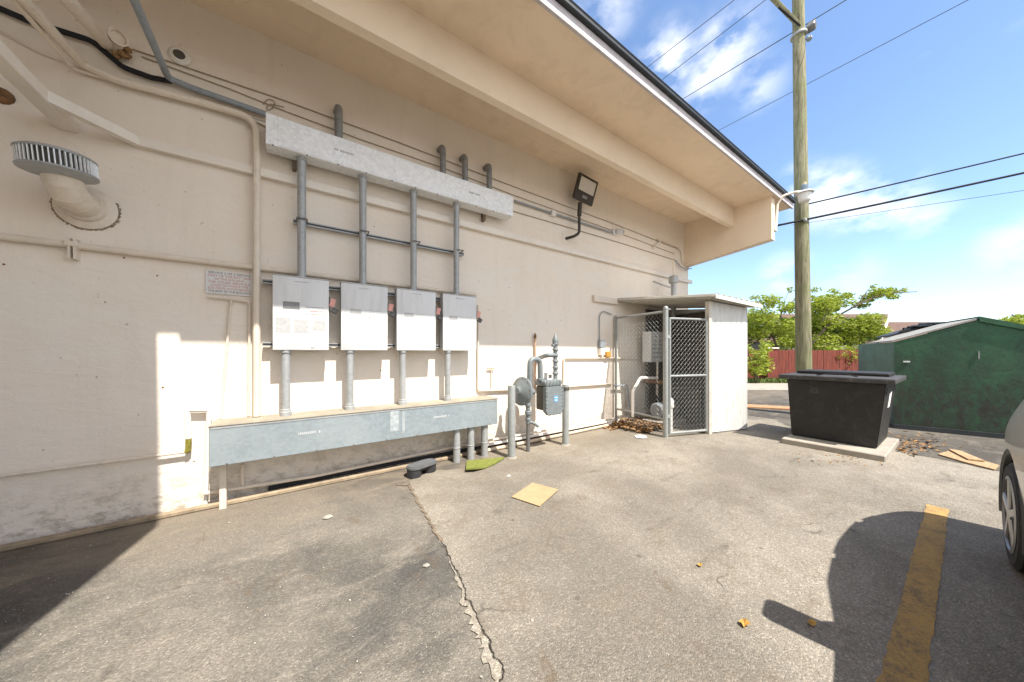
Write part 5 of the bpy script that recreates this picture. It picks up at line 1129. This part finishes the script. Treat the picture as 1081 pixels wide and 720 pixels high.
for wx in WX:
    cm = MB().tube([(wx, YC0 - 1.3, WR), (wx, YC0 + 1.3, WR)], WR + .075, 32); m_ = bpy.data.meshes.new('cut'); bmesh.ops.recalc_face_normals(cm.bm, faces=cm.bm.faces[:]); cm.bm.to_mesh(m_); cm.bm.free(); co = bpy.data.objects.new('cut', m_); COL.objects.link(co); cutters.append(co)
    bl_ = bo.modifiers.new('b', 'BOOLEAN'); bl_.operation = 'DIFFERENCE'; bl_.object = co; bl_.solver = 'EXACT'
dg = bpy.context.evaluated_depsgraph_get(); me2 = bpy.data.meshes.new_from_object(bo.evaluated_get(dg))
for o in cutters + [bo]: bpy.data.objects.remove(o)
me2.materials.clear(); link(me2, 'body', M_CARP, car, 40)
def side_glass(xs, side):
    mb = MB(); top, bot = [], []
    def lerp_st(x):
        for s0, s1 in zip(ST, ST[1:]):
            if s0[0] <= x <= s1[0]:
                f = (x - s0[0]) / (s1[0] - s0[0]); return [u + (v - u) * f for u, v in zip(s0, s1)]
    for x in xs:
        s_ = lerp_st(x); fr = lambda t: (s_[5] + (s_[7] - s_[5]) * t + .006, s_[4] + (s_[6] - .03 - s_[4]) * t)
        b0_, t0_ = fr(.10), fr(.86); bot.append(mb.bm.verts.new((x, YC0 + side * b0_[0], b0_[1]))); top.append(mb.bm.verts.new((x, YC0 + side * t0_[0], t0_[1])))
    for i in range(len(xs) - 1): mb.bm.faces.new([bot[i], bot[i + 1], top[i + 1], top[i]])
    bmesh.ops.solidify(mb.bm, geom=mb.bm.faces[:], thickness=.02)
    return mb
for side in (1, -1):
    side_glass([2.62, 2.8, 3.0, 3.2, 3.36], side).build('window', M_GLASS, car); side_glass([3.44, 3.7, 4.0, 4.22], side).build('window', M_GLASS, car); side_glass([4.3, 4.4, 4.5], side).build('window', M_GLASS, car)
    mr = MB(); mr.box((2.42, YC0 + side * .93, 1.32), (.20, .22, .30), Matrix.Rotation(side * .1, 3, 'Z'), .04, 3); mr.tube([(2.62, YC0 + side * .76, 1.16), (2.46, YC0 + side * .86, 1.24)], .095, 8); mr.build('mirror', M_CARP, car)
    tl_ = MB(); tl_.box((4.86, YC0 + side * .68, .90), (.12, .14, .22), Matrix.Rotation(-side * .35, 3, 'Z'), .03, 2); tl_.build('tail_light', M_LAMPR, car)
    hl = MB(); hl.box((.66, YC0 + side * .72, .74), (.22, .26, .12), Matrix.Rotation(side * .5, 3, 'Z'), .03, 2); hl.build('headlight', M_LAMPW, car)
    for wx in WX:
        ar = MB(); a_ = []
        for k in range(17):
            t = PI * (-.08) + PI * 1.16 * k / 16; a_.append((wx + (WR + .085) * math.cos(t), YC0 + side * .908, WR + (WR + .078) * math.sin(t)))
        ar.tube(a_, .034, 8); ar.build('wheel_arch', M_TRIM, car)
        wh = thing('wheel', None, None, (wx, YC0 + side * .825, WR)); wh.parent = car; wh.location = Vector((wx, YC0 + side * .825, WR)) - WLOC[car.name]
        ty = MB(); ty.lathe([(.24, -.11), (.33, -.115), (.36, -.095), (WR, -.06), (WR, .06), (.36, .095), (.33, .115), (.24, .11)], (wx, YC0 + side * .825, WR), (0, side, 0), 40)
        for k in range(40):
            t = 2 * PI * k / 40
            for y in (-.05, 0, .05): ty.box((wx + (WR + .001) * math.cos(t), YC0 + side * .825 + y, WR + (WR + .001) * math.sin(t)), (.012, .035, .035), Matrix.Rotation(-t, 3, 'Y') )
        ty.build('tyre', M_TYRE, wh)
        rm_ = MB(); rm_.lathe([(.25, .07), (.262, .116), (.24, .122), (.23, .09), (.05, .088)], (wx, YC0 + side * .825, WR), (0, side, 0), 40)
        for k in range(5):
            t = 2 * PI * k / 5 + .3; rm_.box((wx + .14 * math.cos(t), YC0 + side * .93, WR + .14 * math.sin(t)), (.20, .03, .06), Matrix.Rotation(-t, 3, 'Y'), .008)
        rm_.lathe([(.055, .08), (.055, .118), (.03, .122)], (wx, YC0 + side * .825, WR), (0, side, 0), 16); rm_.build('rim', M_RIM, wh)
ws = MB(); ws.prism([(2.22, YC0 - .70, 1.155), (2.22, YC0 + .70, 1.155), (2.92, YC0 + .58, 1.625), (2.92, YC0 - .58, 1.625)], (-.01, 0, .014)); ws.build('windscreen', M_GLASS, car)
ws = MB(); ws.prism([(4.68, YC0 - .5, 1.54), (4.68, YC0 + .5, 1.54), (4.92, YC0 + .54, 1.16), (4.92, YC0 - .54, 1.16)], (.02, 0, .014)); ws.build('rear_window', M_GLASS, car)
for side in (1, -1): sk = MB(); sk.box2((1.95, YC0 + side * .86, .25), (3.55, YC0 + side * .905, .40), .02); sk.build('sill_trim', M_TRIM, car)

ra_ = math.radians(3.3); pv = Vector((4.14, -.145, 0)); r0_ = WLOC[car.name]
car.rotation_euler = (0, 0, ra_); car.location = pv + Vector((0, -.035, 0)) - Matrix.Rotation(ra_, 3, 'Z') @ (pv - r0_)
# ------------------------------------------------------------------ world, sun, camera
LD = Vector((-.14, 1.0, -1.68)).normalized()
w = bpy.data.worlds.new('World'); sc.world = w; w.use_nodes = True; nt = w.node_tree; N, L = nt.nodes, nt.links
bg = N['Background']
sky = N.new('ShaderNodeTexSky'); sky.sky_type = 'NISHITA'; sky.sun_disc = False
sky.sun_elevation = math.asin(-LD.z); sky.sun_rotation = math.atan2(-LD.x, -LD.y)
sky.air_density = 1.0; sky.dust_density = 0.4; sky.ozone_density = 3.0
tc = N.new('ShaderNodeTexCoord'); vec = tc.outputs['Generated']
SKY_STR = 0.112
n1 = noise(N, L, stretch(N, L, vec, (1, 1, 1.7)), 9.0, 7, 0.53, 0.0)
mask = None
for (px, py, rad, amp) in ((705, 68, .10, 1.0), (765, 55, .10, .95), (740, 85, .08, .7), (640, 5, .10, .5), (880, 207, .09, 1.1), (925, 218, .09, 1.0), (850, 190, .06, .8), (975, 232, .06, .5), (830, 288, .07, .5), (1080, 258, .07, .5), (895, 290, .08, .3), (800, 90, .07, .5)):
    d = Vector(_ray(px, py)).normalized()
    dt = N.new('ShaderNodeVectorMath'); dt.operation = 'DISTANCE'; L.new(vec, dt.inputs[0]); dt.inputs[1].default_value = d
    mr = N.new('ShaderNodeMapRange'); mr.interpolation_type = 'SMOOTHSTEP'; mr.inputs[1].default_value = rad; mr.inputs[2].default_value = 0; mr.inputs[3].default_value = 0; mr.inputs[4].default_value = amp; L.new(dt.outputs['Value'], mr.inputs[0])
    mask = mr.outputs[0] if mask is None else math_(N, L, 'MAXIMUM', mask, mr.outputs[0])
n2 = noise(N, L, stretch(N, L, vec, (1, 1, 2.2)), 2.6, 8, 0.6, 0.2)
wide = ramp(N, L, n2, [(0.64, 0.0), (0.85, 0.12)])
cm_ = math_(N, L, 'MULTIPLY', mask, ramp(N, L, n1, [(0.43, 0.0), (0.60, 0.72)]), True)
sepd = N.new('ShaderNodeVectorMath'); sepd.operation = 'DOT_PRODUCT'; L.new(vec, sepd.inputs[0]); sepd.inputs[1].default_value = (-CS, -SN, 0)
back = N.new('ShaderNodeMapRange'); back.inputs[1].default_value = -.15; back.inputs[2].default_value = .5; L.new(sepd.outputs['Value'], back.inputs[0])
wide = math_(N, L, 'ADD', wide, math_(N, L, 'MULTIPLY', back.outputs[0], ramp(N, L, n2, [(0.36, 0.1), (0.52, 1.0)])), True)  # unseen cloud cover added behind the camera for white fill light
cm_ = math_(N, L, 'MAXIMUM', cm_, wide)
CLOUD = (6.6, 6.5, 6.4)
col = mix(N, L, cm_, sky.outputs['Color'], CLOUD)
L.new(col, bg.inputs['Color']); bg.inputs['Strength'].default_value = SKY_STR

sd = bpy.data.lights.new('sun', 'SUN'); sd.energy = 3.6; sd.angle = math.radians(.53); sd.color = (1, .95, .87)
so = bpy.data.objects.new('sun', sd); COL.objects.link(so); so.rotation_euler = LD.to_track_quat('-Z', 'Y').to_euler(); so.location = (0, 0, 20)

cd = bpy.data.cameras.new('camera'); cam = bpy.data.objects.new('camera', cd); COL.objects.link(cam); sc.camera = cam
cd.sensor_fit = 'HORIZONTAL'; cd.sensor_width = 36; cd.lens = 36 * FOC / 1081; cd.clip_start = .05; cd.clip_end = 2000
cd.shift_x = 0.0; cd.shift_y = (HZ - 360) / 1081
cam.location = (0, 0, CAMZ); cam.rotation_euler = Vector((CS, SN, 0)).to_track_quat('-Z', 'Y').to_euler()
vs_ = sc.view_settings; vs_.view_transform = 'Standard'; vs_.look = 'None'; vs_.gamma = 1; vs_.exposure = 1.32
try: vs_.use_curve_mapping = False
except Exception: pass
